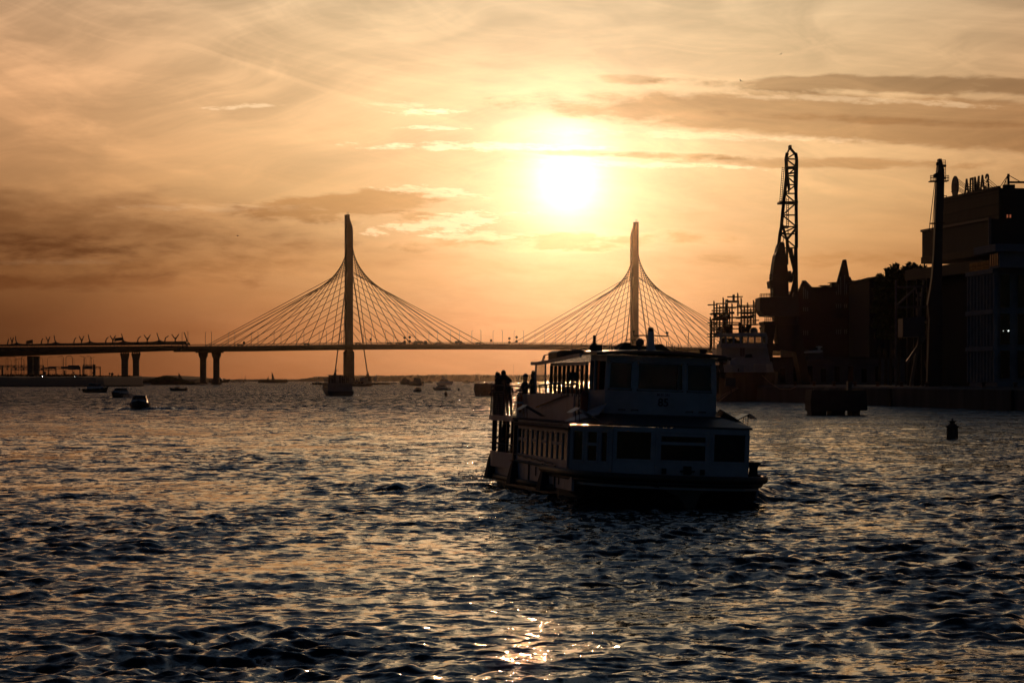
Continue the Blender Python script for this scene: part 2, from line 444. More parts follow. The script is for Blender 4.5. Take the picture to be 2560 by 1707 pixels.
# ------------------------------------------------------------------ cable-stayed bridge
BP1 = Vector((Xw(872, 2061), 2061, 0)); BP2 = Vector((Xw(1586, 2160), 2160, 0))
BD = (BP2 - BP1).normalized(); BN = Vector((-BD.y, BD.x, 0))      # along the deck, across it (away from the viewer)
def deck_z(s):
    """deck top along the bridge, s metres from the first pylon"""
    return 30.4 - .000062 * (s - 118) ** 2 if s > -70 else 30.4 - .000062 * 188 ** 2 + (s + 70) * .012
br = thing('cable_stayed_bridge', 'long cable-stayed road bridge with two slender pylons spanning the river mouth', 'bridge', (BP1.x, BP1.y, 0))
def bp(s, off=0, z=0): return BP1 + BD * s + BN * off + Vector((0, 0, z))
ss = list(range(-132, 420, 12))
rings = []
for s in ss:
    zt = deck_z(s)
    rings.append([bp(s, o, zt + dz) for o, dz in ((-14, 0), (-14, -1.2), (-9.5, -1.9), (-7.5, -3.9), (7.5, -3.9), (9.5, -1.9), (14, -1.2), (14, 0))])
MB().loft(rings).build('deck', mat('deck_paint', (.15, .12, .11), .7, scale=.2), br, world=True)
for o in (-13.6, 13.6):
    m = MB(); m.tube([bp(s, o, deck_z(s) + 1.25) for s in ss], .10, 5); m.tube([bp(s, o, deck_z(s) + .65) for s in ss], .07, 5)
    for k in range(-44, 138): m.bar(bp(k * 3, o, deck_z(k * 3) - .1), bp(k * 3, o, deck_z(k * 3) + 1.25), .16)
    m.build('railing', M_steel, br, world=True)
for q, (P0, sgn, top) in enumerate(((BP1, 1, 125.0), (BP2, -1, 125.2))):
    s0 = (P0 - BP1).length
    m = MB(); X = BD; wv = 2.35; dpt = 2.6
    prof = [(-wv, 0 - 1), (wv, 0 - 1), (wv, top - 12), (wv * .82, top - 9), (wv * .1, top - 4.2), (-wv * .12, top - 2.2), (-wv * .12, top), (-wv, top)]
    prof = [(a * sgn, z) for a, z in prof]
    m.prism([P0 + X * a - BN * dpt + Vector((0, 0, z)) for a, z in prof], BN * dpt * 2)
    py_ = m.build('pylon', mat('pylon_concrete', (.14, .11, .10), .8, scale=.15), br, world=True)
    m = MB(); m.prism([P0 + X * a - BN * 3.2 + Vector((0, 0, z)) for a, z in ((-3.1, -2), (3.1, -2), (3.1, 24.0), (2.7, 24.6), (-2.7, 24.6), (-3.1, 24.0))], BN * 6.4)
    m.build('pylon_base', M_conc, py_, world=True)
    m = MB()
    for a in (-1.9, -1.2, -.6): m.bar(P0 + X * (a * sgn) - BN * 1 + Vector((0, 0, top)), P0 + X * (a * sgn) - BN * 1 + Vector((0, 0, top + 2.2)), .14)
    m.bar(P0 + X * (-1.9 * sgn) - BN * 1 + Vector((0, 0, top + 1.2)), P0 + X * (-.6 * sgn) - BN * 1 + Vector((0, 0, top + 1.2)), .12)
    m.build('top_railing', M_steel, py_, world=True)
    # two fans of stays each way: the near-side fan crosses over, the far-side fan does not
    for way in (-1, 1):
        reach = 112 if (way == -1 and q == 0) else 104
        for k in range(12):
            t = k / 11                                          # 0 = farthest anchor on the deck
            s1 = s0 + way * (reach * (1 - t) + 9 * t)
            zt = 82 + 22 * t ** 1.15
            m = MB(); m.tube([P0 + X * (way * 2.1) - BN * 1.5 + Vector((0, 0, zt)), bp(s1, -12.5, deck_z(s1))], .23, 5)
            m.build('stay_cable', M_dark, br, world=True)
            s1 = s0 + way * (reach * .955 * (1 - t) + 7 * t)
            zt = 84 - 48 * t ** 1.1
            m = MB(); m.tube([P0 + X * (way * 2.1) + BN * 1.5 + Vector((0, 0, zt)), bp(s1, 12.5, deck_z(s1))], .21, 5)
            m.build('stay_cable', M_dark, br, world=True)
        # tie rods leaning out to anchor blocks in the water
        foot = P0 + X * (way * 12.9) - BN * 5 + Vector((0, 0, 7.5))
        m = MB(); m.tube([P0 + X * (way * 2.0) - BN * 2.2 + Vector((0, 0, 83)), foot], .42, 8)
        m.tube([foot + Vector((0, 0, -1)), foot + (P0 - foot).normalized() * 0 + Vector((0, 0, 1.6))], .8, 8)
        m.build('tie_rod', mat('tie_rod_paint', (.34, .28, .25), .6, scale=.3), br, world=True)
        f0 = Vector((foot.x, foot.y, 0))
        m = MB(); m.lathe([(2.5, -1), (2.45, 4.6), (2.0, 6.4), (1.1, 6.8), (.9, 8.0)], f0, 14); m.build('anchor_block', M_conc, br, world=True)
        m = MB(); m.box(f0 + BD * (way * 5.5) + Vector((0, 0, .4)), (22, 7, 2.2), math.atan2(BD.y, BD.x)); m.build('fender_pier', mat('pier_timber', (.05, .04, .035), .9, scale=.5), br, world=True)
for px in (508, 541):
    D = 2030
    m = MB(); x = Xw(px, D); w = 2.1
    m.prism([Vector((x + a, D - 2.4, z)) for a, z in ((-w, -1), (w, -1), (w, 18.8), (w * 1.5, 21.2), (w * 1.6, 23.6), (-w * 1.6, 23.6), (-w * 1.5, 21.2), (-w, 18.8))], (0, 4.8, 0))
    m.box((x, D, .6), (7, 8, 2.4))
    m.build('pier', M_conc, br, world=True)
m = MB(); m.box((Xw(525, 2030), 2028, 24.2), (20, 5, 2.2)); m.box((Xw(562, 2030), 2028, 24.4), (4.5, 3, .5)); m.build('pier_cap', M_conc, br, world=True)

# lamp posts along both edges of the bridge
def lamp_post(h=10.4):
    t = thing('street_lamp', 'slim lamp post on the bridge', 'street lamp')
    m = MB(); m.tube([(0, 0, 0), (0, 0, h * .93), (.25, 0, h * .985), (1.3, 0, h)], .17, 6, .10); m.build('post', M_steel, t)
    m = MB(); m.box((1.6, 0, h - .02), (.9, .3, .16)); m.build('lamp_head', M_dark, t)
    return t
lp = None
for side in (-1, 1):
    for i in range(26):
        s = -128 + i * 17.6 + (4 if side > 0 else 0)
        if s > 235 and i > 22: continue
        o = lp = lamp_post() if lp is None else copy_tree(lp)
        a = math.atan2(BN.y, BN.x) + (0 if side < 0 else math.pi)
        edge = 'near' if side < 0 else 'far'
        place(o, bp(s, side * 12.9, deck_z(s) - .05), a, f'slim single-arm lamp post along the {edge} edge of the bridge deck', group=f'lamp posts along the {edge} edge of the bridge')

# traffic crossing the bridge
def car_body(t, L, Wd, hh, paint, kind):
    m = MB()
    if kind == 'car':
        pr = [(-L / 2, .35), (-L / 2, .85), (-L * .42, .95), (-L * .3, hh), (L * .12, hh), (L * .27, .95), (L / 2, .82), (L / 2, .35)]
    else:
        pr = [(-L / 2, .45), (-L / 2, hh), (L * .42, hh), (L / 2, hh * .6), (L / 2, .45)]
    m.prism([(a, -Wd / 2, z) for a, z in pr], (0, Wd, 0)); m.build('body', paint, t, bevel=.06)
    for a in (-L * .31, L * .31):
        for b in (-Wd / 2, Wd / 2):
            w = MB(); w.lathe([(.2, -.12), (.34, -.1), (.34, .1), (.2, .12)], (a, b, .34), 12, Matrix.Rotation(R(90), 3, 'X')); w.build('wheel', M_rub, t)
    g = MB()
    if kind == 'car': g.prism([(a, -Wd / 2 - .01, z) for a, z in ((-L * .36, 1.0), (-L * .28, hh - .1), (L * .1, hh - .1), (L * .22, 1.0))], (0, Wd + .02, 0))
    else: g.prism([(a, -Wd / 2 - .01, z) for a, z in ((L * .3, hh * .58), (L * .3, hh * .9), (L * .42, hh * .9), (L * .49, hh * .6))], (0, Wd + .02, 0))
    g.build('windows', M_gdark, t)
cars = {}
def vehicle(kind, s, off, label, dirn=1, dims=(4.5, 1.8, 1.45)):
    rz = math.atan2(BD.y, BD.x) + (0 if dirn > 0 else math.pi)
    if (kind, dims) in cars: o = copy_tree(cars[kind, dims])
    else:
        o = cars[kind, dims] = thing({'car': 'car', 'van': 'van'}[kind], label, {'car': 'car', 'van': 'van'}[kind])
        car_body(o, *dims, mat('car_paint', (.09, .09, .1), .35), kind)
    place(o, bp(s, off, deck_z(s) + .02), rz, label, group='traffic on the bridge')
def s_of(px):
    best = min(range(-130, 400), key=lambda s: abs(1280 + F * bp(s).x / bp(s).y - px)); return best
for px, off, d, lab in ((593, -8, 1, 'dark car on the bridge deck left of the left pylon, closest to the bank'), (756, -8, 1, 'dark car on the bridge deck shortly before the left pylon'),
                        (886, -8, 1, 'dark car just right of the left pylon'), (964, -8, 1, 'low dark car on the deck, two car lengths behind another'), (985, -8, 1, 'dark car close behind the flat truck on the bridge'),
                        (1002, -5, 1, 'dark car beside the tall double signs on the bridge'), (1083, -8, 1, 'dark car ahead of the flat truck on the bridge'), (1185, -8, 1, 'dark car at the middle of the main span')):
    vehicle('car', s_of(px), off, lab, d)
vehicle('van', s_of(1140), -5, 'dark van on the bridge near mid span', 1, (5.2, 2.0, 2.3))
t = thing('truck', 'dark car-carrying truck crossing the bridge right of the left pylon', 'truck', bp(s_of(1041), -8, deck_z(30) + .02), math.atan2(BD.y, BD.x))
m = MB(); m.box((-1.5, 0, .75), (8.4, 2.4, .35)); m.build('flatbed', M_dark, t)
m = MB(); m.prism([(a, -1.2, z) for a, z in ((3.0, .5), (3.0, 2.6), (4.3, 2.6), (4.9, 1.6), (4.9, .5))], (0, 2.4, 0)); m.build('cab', M_dark, t)
for x0 in (-5.4, -1.6):
    m = MB(); m.prism([(x0 + a, -.9, z) for a, z in ((0, .95), (0, 2.0), (.5, 2.5), (2.4, 2.5), (3.3, 1.8), (3.6, .95))], (0, 1.8, 0)); m.build('load', mat('load_paint', (.12, .1, .09), .5), t)
for a in (-4.6, -3.6, 3.9):
    for b in (-1.1, 1.1):
        w = MB(); w.lathe([(.25, -.15), (.48, -.13), (.48, .13), (.25, .15)], (a, b, .48), 12, Matrix.Rotation(R(90), 3, 'X')); w.build('wheel', M_rub, t)
sign0 = None
for px, h, n, lab in ((595, 2.2, 0, 'small square road sign on the left side span of the bridge'), (911, 3.4, 0, 'small square road sign just right of the left pylon'), (996, 4.6, 1, 'round double road sign on the bridge, shorter of a pair'),
                      (1008, 5.0, 1, 'round double road sign on the bridge, taller of a pair'), (1209, 2.6, 0, 'small square road sign at mid span'), (1254, 4.2, 1, 'double road sign near the foot of the rightmost left-pylon stays'), (1272, 5.2, 1, 'tall double road sign where the right fan of stays begins')):
    s = s_of(px); t = thing('road_sign', lab, 'road sign', bp(s, -13.2, deck_z(s)), 0, 'road signs on the bridge')
    m = MB(); m.tube([(0, 0, 0), (0, 0, h)], .1, 6); m.build('post', M_steel, t)
    for zz in ((h, h - 3.0) if n else (h,)):
        m = MB()
        if n: m.lathe([(.1, -.06), (1.0, -.05), (1.0, .05), (.1, .06)], (0, -.15, zz), 14, Matrix.Rotation(R(90), 3, 'X'))
        else: m.box((0, -.15, zz), (1.5, .1, 1.9))
        m.build('panel', M_dark, t)

# ------------------------------------------------------------------ approach viaduct on the left
va = thing('approach_viaduct', 'elevated road viaduct with noise barriers and curved ribs above the left bank', 'viaduct', (Xw(200, 1980), 1980, 0))
vpx = [-260, -150, -40, 0, 60, 120, 180, 240, 300, 360, 420, 467]
def vD(px): return 1955 + 55 * (max(px, -300) / 470) ** 2 if px > 0 else 1955 + px * .05
def bot(px): return 891.9 - (px / 470) * 16.2
def topd(px): return 868.2 - (px / 470) * 3.4 if px < 400 else 864.8
def bar_top(px):
    b = 861.0 - (px / 470) * 8.5
    for r in (42, 139, 225, 309, 398):                      # the barrier swells up into each near rib
        b -= 5.5 * math.exp(-abs(px - r) / 5.5)
    return b
def vrow(px, py, off=0): return P(px, py, vD(px) + off)
m = MB(); rings = []
for px in vpx:
    rings.append([vrow(px, topd(px)), vrow(px, topd(px) + (bot(px) - topd(px)) * .35), vrow(px, bot(px), 4), vrow(px, bot(px), 22), vrow(px, topd(px) + 4, 27), vrow(px, topd(px), 27)])
m.loft(rings); m.build('deck', mat('viaduct_concrete', (.055, .052, .055), .85, scale=.2), va, world=True)
fine = sorted(set(list(range(-260, 468, 3)) + [42, 139, 225, 309, 398]))
m = MB()
tp = [vrow(px, bar_top(px)) for px in fine]; bt = [vrow(px, topd(px) - 2.6) for px in fine]
o = Vector((0, .6, 0))
m.loft([[a, b, b + o, a + o] for a, b in zip(tp, bt)])
m.build('noise_barrier', mat('barrier_panel', (.05, .05, .055), .6, scale=.4), va, world=True)
m = MB(); tp = [vrow(px, bar_top(px) + 1.5, 27) for px in fine]; bt = [vrow(px, topd(px) - 2.6, 27) for px in fine]
m.loft([[a, b, b + o, a + o] for a, b in zip(tp, bt)]); m.build('noise_barrier', MATS['barrier_panel'], va, world=True)
m = MB(); m.loft([[vrow(px, topd(px) - .9), vrow(px, topd(px) + .2), vrow(px, topd(px) + .2, .8), vrow(px, topd(px) - .9, .8)] for px in fine]); m.build('parapet', MATS['viaduct_concrete'], va, world=True)
m = MB()
for px in range(-255, 466, 9): m.bar(vrow(px, topd(px) + .3), vrow(px, topd(px) - 3), .35)
m.build('barrier_posts', MATS['barrier_panel'], va, world=True)
def rib(pts, off=0, w=.55): 
    m = MB(); m.tube([vrow(px, py, off) for px, py in pts], w, 6, w * .55); m.build('curved_rib', MATS['barrier_panel'], va, world=True)
for r, l0, yl, yr in ((42, 19.5, 30, 27), (139, 104, 120, 0), (225, 185.5, 204, 0), (309, 265, 282, 0), (398, 345, 368, 0), (467, 413, 438, 0)):
    base = 861.0 - (r / 470) * 8.5; h = 14.5 + r * .006
    rib([(r + 1, base + 2), (r - .6, base - 5), (r - 2.6, base - 11), (r - 6.5 * (.4 + r / 780), base - h - 5)])     # near rib leaning left
    rib([(l0 - 1, base + 3), (l0 - .4, base - 3), (l0 + .8, base - 8), (l0 + 1.4 + 7 * r / 470, base - 13)], 26)          # far rib leaning right
    c = yl; sp = 3.4 + 5.6 * r / 470                                                              # forked middle rib
    rib([(c, base + 2), (c, base - 6), (c - sp * .35, base - 9), (c - sp, base - 17)], 13)
    rib([(c, base - 4), (c + sp * .3, base - 8), (c + sp * .6, base - 12), (c + sp, base - 17)], 13)
    m = MB(); m.bar(vrow(c - sp * .35, base - 9, 13), vrow(c + sp * .35, base - 9, 13), .3); m.build('rib_tie', MATS['barrier_panel'], va, world=True)
rib([(467, 864), (469.5, 858), (471, 856.5), (475, 862.5)], 0, .9)
for px, w0, w1, fl in ((76, 6.6, 7.2, 0), (91.5, 6.6, 7.2, 0), (312, 7.6, 11.2, 1), (340, 7.2, 11.2, 1)):
    D = vD(px) + 10; yb = 890 if px < 200 else 884; base = 941
    k = D / F; m = MB(); x = Xw(px, D)
    pr = [(-w0 * k, Zw(base + 3, D)), (w0 * k, Zw(base + 3, D)), (w0 * k * 1.02, Zw(yb + 16, D)), (w1 * k, Zw(yb, D)), (-w1 * k, Zw(yb, D)), (-w0 * k * 1.02, Zw(yb + 16, D))]
    m.prism([Vector((x + a, D - 2, z)) for a, z in pr], (0, 4, 0))
    if fl:
        for j in range(4): m.box((x - w1 * k + (j + .5) * w1 * k / 2, D, Zw(yb - 2, D)), (1.0, 2, 1.6))
    m.build('pier', M_conc, va, world=True)
for pts, lab in ((((66.5, 852), (81.5, 849), (82, 858), (67, 859.5)), 'dark tilted road sign board above the viaduct, left of the two'), (((287.5, 845), (306, 843), (308, 851), (286, 853)), 'dark wide road sign board above the viaduct, right of the two')):
    c = sum((vrow(*q, 14) for q in pts), Vector()) / 4
    t = thing('sign_board', lab, 'road sign', (c.x, c.y, Zw(862, c.y)), 0, 'sign boards over the viaduct')
    m = MB(); m.prism([vrow(*q, 14) for q in pts], (0, .5, 0)); m.build('panel', M_dark, t, world=True)
    m = MB()
    for q in (pts[0], pts[1]): m.bar(vrow(*q, 14.8), vrow(q[0], 866, 14.8), .5)
    m.bar(vrow(pts[3][0] - 3, pts[3][1] - 2, 14.8), vrow(pts[0][0] + 4, pts[0][1] + 6, 14.8), .4)
    m.build('post', M_steel, t, world=True)

# ------------------------------------------------------------------ left bank: embankment, spit, far shore
def land(name, m, lab=None, kind='structure'):
    o = m.build(name[0], name[1]); struct(o, kind); return o
rng = random.Random(3)
m = MB(); D0 = 1440
prof = []
for i in range(41):
    px = -420 + i * 19.4                                       # along the waterline up to px 356
    y0 = D0 + max(0, px - 250) * .9
    x0 = (px - CX) / F * y0; sl = (px - CX - 10) / F
    prof.append([Vector((x0, y0, -1)), Vector((x0, y0, .35)), Vector((x0, y0 + 3, .9)), Vector((x0 + sl * 26, y0 + 26, 3.6)), Vector((x0 + sl * 40, y0 + 40, 4.9 + rng.uniform(-.15, .15))),
                 Vector((x0 + sl * 75, y0 + 75, 5.6 + rng.uniform(-.2, .2))), Vector((x0 + sl * 330, y0 + 330, 6.1 + rng.uniform(-.2, .2))), Vector((x0 + sl * 700, y0 + 700, 6.0)), Vector((x0 + sl * 700, y0 + 700, -1))])
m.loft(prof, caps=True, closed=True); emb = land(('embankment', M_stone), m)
m = MB()                                                       # grass fringe along the crest
for i in range(2600):
    px = rng.uniform(-200, 330); y = D0 + rng.uniform(60, 320); x = (px - CX) / F * y
    h = rng.uniform(.3, 1.0) * (1.5 if px < 220 else .5); a = rng.uniform(0, 6.28); w = rng.uniform(.3, .9)
    v = Vector((math.cos(a) * w, math.sin(a) * w, 0)); b = Vector((x, y, 5.35))
    m.add([b - v, b + v, b + Vector((rng.uniform(-.3, .3), 0, h + .35))], [[0, 1, 2]])
o = m.build('grass', M_land); struct(o, 'stuff')
m = MB(); rings = []
for i in range(25):                                            # low spit with scrub
    px = 338 + i * 7.2; y = 1985; x = (px - CX) / F * y
    e = math.sin(math.pi * min(1, max(0, (i + 1.5) / 25.5))) ** .6
    h = (2.2 + 3.6 * math.exp(-((px - 415) / 42) ** 2) + rng.uniform(-.3, .5)) * e
    rings.append([Vector((x, y, -1)), Vector((x, y, .3)), Vector((x, y + 8, h * .7)), Vector((x, y + 22, h)), Vector((x, y + 50, h * .6)), Vector((x, y + 70, -1))])
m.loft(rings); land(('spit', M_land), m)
m = MB()
for i in range(2400):
    px = rng.uniform(345, 486); y = 1985 + rng.uniform(4, 40); x = (px - CX) / F * y
    z = (1.2 + 4.4 * math.exp(-((px - 415) / 42) ** 2)) * rng.uniform(.5, 1.12)
    r = rng.uniform(.4, 1.0); a = rng.uniform(0, 6.28); n = Vector((math.cos(a), rng.uniform(-.5, .5), math.sin(a))) * r; n2 = Vector((-math.sin(a), rng.uniform(-.5, .5), math.cos(a))) * r
    c = Vector((x, y, max(.4, z))); m.add([c - n, c + n2 * .6, c + n, c - n2 * .6], [[0, 1, 2, 3]])
o = m.build('scrub', M_leaf); struct(o, 'stuff')
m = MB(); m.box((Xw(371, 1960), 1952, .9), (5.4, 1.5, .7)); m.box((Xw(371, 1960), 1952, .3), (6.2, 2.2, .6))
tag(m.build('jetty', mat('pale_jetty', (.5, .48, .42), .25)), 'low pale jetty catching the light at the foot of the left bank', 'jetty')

def shore(name, px0, px1, D, fy, thick, seed, m_):
    r_ = random.Random(seed); m = MB(); rings = []; n = int((px1 - px0) / 2.2)
    for i in range(n + 1):
        px = px0 + (px1 - px0) * i / n; y = D
        z = Zw(fy(px) - r_.uniform(0, 1) ** 2.5 * 2.2, y)
        x = (px - CX) / F * y
        rings.append([Vector((x, y, -2)), Vector((x, y + 5, .8)), Vector((x, y + 40, max(1.2, z * .8))), Vector((x, y + 90, max(1.5, z))), Vector((x, y + 400, max(1.5, z * .9))), Vector((x, y + 420, -2))])
    m.loft(rings); o = m.build(name, m_); struct(o); return o
def fy1(px):
    if px < 740: return 949.2
    if px < 860: return 949.2 - 10 * (1 - math.exp(-(px - 740) / 42))
    return 939.4 - 2.6 * min(1, (px - 860) / 350) + .8 * math.sin(px * .021)
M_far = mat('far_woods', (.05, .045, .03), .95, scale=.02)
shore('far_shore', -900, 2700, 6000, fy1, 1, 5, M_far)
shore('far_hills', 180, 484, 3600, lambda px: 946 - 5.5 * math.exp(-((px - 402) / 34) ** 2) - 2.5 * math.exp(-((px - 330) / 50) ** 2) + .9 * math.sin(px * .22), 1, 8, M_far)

# gantries, lamp posts and signs on the left bank
def gantry(px0, px1, py0, py1, D, lab, panels=()):
    k = D / F; t = thing('sign_gantry', lab, 'sign gantry', (Xw((px0 + px1) / 2, D), D, 5.6), 0, 'sign gantries on the left bank')
    for p in (px0, px1):
        m = MB(); m.bar((Xw(p, D), D, 5.0), (Xw(p, D), D, Zw(py0, D)), .55); m.build('post', M_dark, t, world=True)
    m = MB(); n = max(3, int((px1 - px0) / 7))
    for y in (py0, py1): m.bar((Xw(px0, D), D, Zw(y, D)), (Xw(px1, D), D, Zw(y, D)), .3)
    for i in range(n):
        a = px0 + (px1 - px0) * i / n; b = px0 + (px1 - px0) * (i + 1) / n
        y0, y1 = (py0, py1) if i % 2 else (py1, py0)
        m.bar((Xw(a, D), D, Zw(y0, D)), (Xw(b, D), D, Zw(y1, D)), .22)
    m.build('truss', M_dark, t, world=True)
    for a, b, y0, y1 in panels:
        m = MB(); m.box((Xw((a + b) / 2, D), D - .5, Zw((y0 + y1) / 2, D)), ((b - a) * k, .3, (y1 - y0) * k)); m.build('panel', mat('sign_back', (.07, .075, .09), .5), t, world=True)
gantry(-36, 7, 913.5, 922, 1600, 'lattice sign gantry cut off by the left edge of the picture', ((-20, 2, 914, 921),))
gantry(5, 109, 913.5, 918, 1640, 'long lattice gantry carrying small signal boxes behind the pair of piers', ((18, 22, 914, 918), (34, 38, 914, 918), (52, 57, 914, 918), (17, 21, 920, 924.5)))
gantry(28, 140, 920.5, 925, 1700, 'lower lattice gantry with small signal boxes behind the pair of piers', ((37, 42, 919, 925), (57, 61, 919, 925), (103, 108, 920, 925), (111, 127, 918, 922)))
gantry(122, 200, 916.5, 921.5, 1660, 'gantry carrying the widest plain sign panel on the left bank', ((123, 141, 916, 920), (153, 171, 916.5, 921.5), (170, 199, 913, 924)))
gantry(207, 250.5, 916.5, 921, 1720, 'rightmost small gantry with an open lattice beam')
gantry(208, 235, 911.5, 922, 1680, 'boxed gantry with a dotted message panel and one thick post', ((210, 231, 914, 921.5),))
m = MB(); m.bar((Xw(235.5, 1679), 1679, 5), (Xw(235.5, 1679), 1679, Zw(911, 1679)), 1.5)
tag(m.build('gantry_column', M_dark), 'thick dark column closing the boxed gantry on the left bank', 'post')
bank_lamp = None
lamps = [(15, 892), (20, 890), (28, 897), (37, 897), (40, 891), (46.5, 899), (53.5, 890), (60, 896), (107, 893), (119, 892), (155.5, 892), (159, 889), (165, 889), (181, 889), (185, 894), (209, 893), (211, 890), (215, 891), (225, 893), (228, 889), (234, 894)]
thick = {40, 53.5, 60, 159, 165, 181, 211, 228}
for i, (px, py) in enumerate(lamps):
    D = 1560 + (i * 37 % 260); hh = Zw(py, D) - 5.3; w = .20 if px in thick else .11; sg = -1 if i % 3 else 1
    t = thing('lamp_mast', ('thick' if px in thick else 'thin') + ' lamp mast with one arm standing on the left bank', 'street lamp', (Xw(px, D), D, 5.3), 0, ('thick' if px in thick else 'thin') + ' lamp masts on the left bank')
    m = MB(); m.tube([(0, 0, 0), (0, 0, hh * .9), (sg * .5, 0, hh * .97), (sg * 2.2, 0, hh)], w, 6, w * .55); m.build('post', M_dark, t)
    m = MB(); m.box((sg * 2.5, 0, hh), (.9, .3, .15)); m.build('lamp_head', M_dark, t)
for px, py, n, lab in ((112, 932, 1, 'short post with a round sign beside the double piers'), (161, 928, 3, 'traffic signal post with three stacked square lamps'), (184.5, 932, 1, 'short post with a square sign under the wide gantry panel'), (232.5, 932.5, 1, 'short post with a square sign beside the thick gantry column'),
                       (274, 934, 0, 'small post with an oblong sign left of the viaduct pier'), (280.5, 935, 1, 'small post with a round sign left of the viaduct pier')):
    D = 1590; t = thing('signal_post', lab, 'road sign', (Xw(px, D), D, 5.2), 0, 'small posts and signs on the left bank')
    m = MB(); m.tube([(0, 0, 0), (0, 0, Zw(py, D) - 5.2)], .14, 6); m.build('post', M_dark, t)
    for j in range(max(1, n)):
        m = MB(); z = Zw(py + (j * 4.2 if n == 3 else 0), D) - 5.2
        if px in (112, 280.5): m.lathe([(.1, -.06), (.85, -.05), (.85, .05), (.1, .06)], (0, -.15, z), 14, Matrix.Rotation(R(90), 3, 'X'))
        else: m.box((0, -.15, z), (.95 if n == 3 else .8, .3, .9 if n == 3 else 1.1))
        m.build('panel', M_dark, t)
for px, py, lab in ((112, 943.6, 'bright white headlamp of a car low on the left bank road'), (192.5, 941.8, 'faint white headlamp on the left bank road under the gantries')):
    D = 1500; t = thing('car', lab.replace('bright white headlamp of a ', 'dark ').replace('faint white headlamp', 'dark car with one faint headlamp') if 0 else ('dark car with a bright headlamp on the left bank road below the pair of piers' if px < 150 else 'dark car with a faint headlamp on the left bank road below the widest sign panel'), 'car', (Xw(px, D), D, 4.75), R(-100))
    car_body(t, 4.3, 1.75, 1.45, mat('car_paint', (.09, .09, .1), .35), 'car')
    m = MB(); m.lathe([(.02, 0), (.10 if px < 150 else .06, .02), (.02, .06)], (2.16, -.55, .72), 12, Matrix.Rotation(R(90), 3, 'Y')); m.build('headlight', lamp_mat('headlamp_glow' if px < 150 else 'dim_headlamp_glow', (1, .93, .8), 30 if px < 150 else 12), t)

# ------------------------------------------------------------------ boats
def hull(m, L, B, H0, draft=.5, sheer=.35, flare=.82, blunt=.0):
    rings = []
    for i in range(11):
        t = i / 10; x = -L / 2 + L * t
        b = B / 2 * (1 if t < .45 else max(blunt + .02, (1 - ((t - .45) / .55) ** 2.2)))
        zt = H0 + sheer * max(0, t - .35) ** 2 * 2.2
        xk = x - (.10 * L * max(0, t - .6) / .4)                # raked stem
        rings.append([(x, -b, zt), (xk * .3 + x * .7, -b * .97, zt * .55), (xk, -b * flare * .85, 0.02), (xk, -b * .35, -draft), (xk, b * .35, -draft), (xk, b * flare * .85, .02), (xk * .3 + x * .7, b * .97, zt * .55), (x, b, zt)])
    return m.loft(rings)
def cabin(m, x0, x1, B, z0, z1, rake0=.1, rake1=.5, tumble=.85):
    return m.loft([[(x0, -B / 2, z0), (x1, -B / 2, z0), (x1, B / 2, z0), (x0, B / 2, z0)], [(x0 + rake0, -B / 2 * tumble, z1), (x1 - rake1, -B / 2 * tumble, z1), (x1 - rake1, B / 2 * tumble, z1), (x0 + rake0, B / 2 * tumble, z1)]])
M_navy = mat('dark_hull', (.035, .04, .055), .35, scale=1)
def motorboat(label, L, B, kind='cruiser', paint=None):
    t = thing({'cruiser': 'cabin_cruiser', 'open': 'motorboat', 'yacht': 'motor_yacht'}[kind], label, 'boat')
    k = L / 7
    m = MB(); hull(m, L, B, .95 * k, .4 * k, .5 * k); m.build('hull', paint or M_navy, t)
    if kind == 'open':
        m = MB(); cabin(m, -L * .05, L * .18, B * .7, .95 * k, 1.55 * k, .02, .35 * k); m.build('windscreen', M_gdark, t)
        m = MB(); m.box((-L * .46, 0, .95 * k), (.5 * k, .45 * k, 1.0 * k)); m.build('outboard_motor', M_dark, t)
    else:
        m = MB(); cabin(m, -L * .32, L * .26, B * .8, .92 * k, 1.5 * k, .0, .5 * k); m.build('cabin', M_white, t)
        m = MB(); cabin(m, -L * .28, L * .13, B * .72, 1.5 * k, 2.12 * k, .15 * k, .45 * k, .8); m.build('windscreen', M_gdark, t)
        m = MB(); m.box((-L * .12, 0, 2.16 * k), (L * .34, B * .62, .09 * k)); m.build('roof', M_white, t)
        if kind == 'yacht':
            m = MB(); cabin(m, -L * .22, L * .02, B * .6, 2.2 * k, 2.7 * k, .1 * k, .35 * k); m.build('flybridge', M_white, t)
            m = MB(); m.tube([(-L * .12, 0, 2.6 * k), (-L * .18, 0, 3.5 * k)], .06 * k, 6); m.box((-L * .16, 0, 3.1 * k), (.2 * k, 1.2 * k, .12 * k)); m.build('radar_mast', M_white, t)
        m = MB(); m.tube([(L * .12, -B * .36, .98 * k), (L * .12, -B * .36, 1.5 * k), (L * .4, -B * .2, 1.62 * k), (L * .47, 0, 1.66 * k), (L * .4, B * .2, 1.62 * k), (L * .12, B * .36, 1.5 * k), (L * .12, B * .36, .98 * k)], .035 * k, 5); m.build('bow_rail', M_steel, t)
    m = MB(); m.tube([(-L * .1, .2 * k, 1.2 * k), (-L * .1, .2 * k, 2.9 * k)], .03 * k, 5); m.build('antenna', M_dark, t)
    return t
def put(o, px, py, rz, sink=.0): o.location = (Xw(px, wl(py)), wl(py), -sink); o.rotation_euler.z = R(rz); ROOT[o.name] = Matrix.Translation(o.location) @ Matrix.Rotation(R(rz), 4, 'Z'); return o
put(motorboat('dark motorboat heading this way with a wide wake, nearest of the small boats', 5.6, 2.55, 'cruiser'), 349, 1023, -86)
put(motorboat('dark cabin boat throwing sunlit spray at its stern', 6.4, 2.6, 'cruiser'), 299, 994, -112)
put(motorboat('covered dark boat near the left bank', 8.2, 2.9, 'cruiser', M_dark), 242, 981, -28)
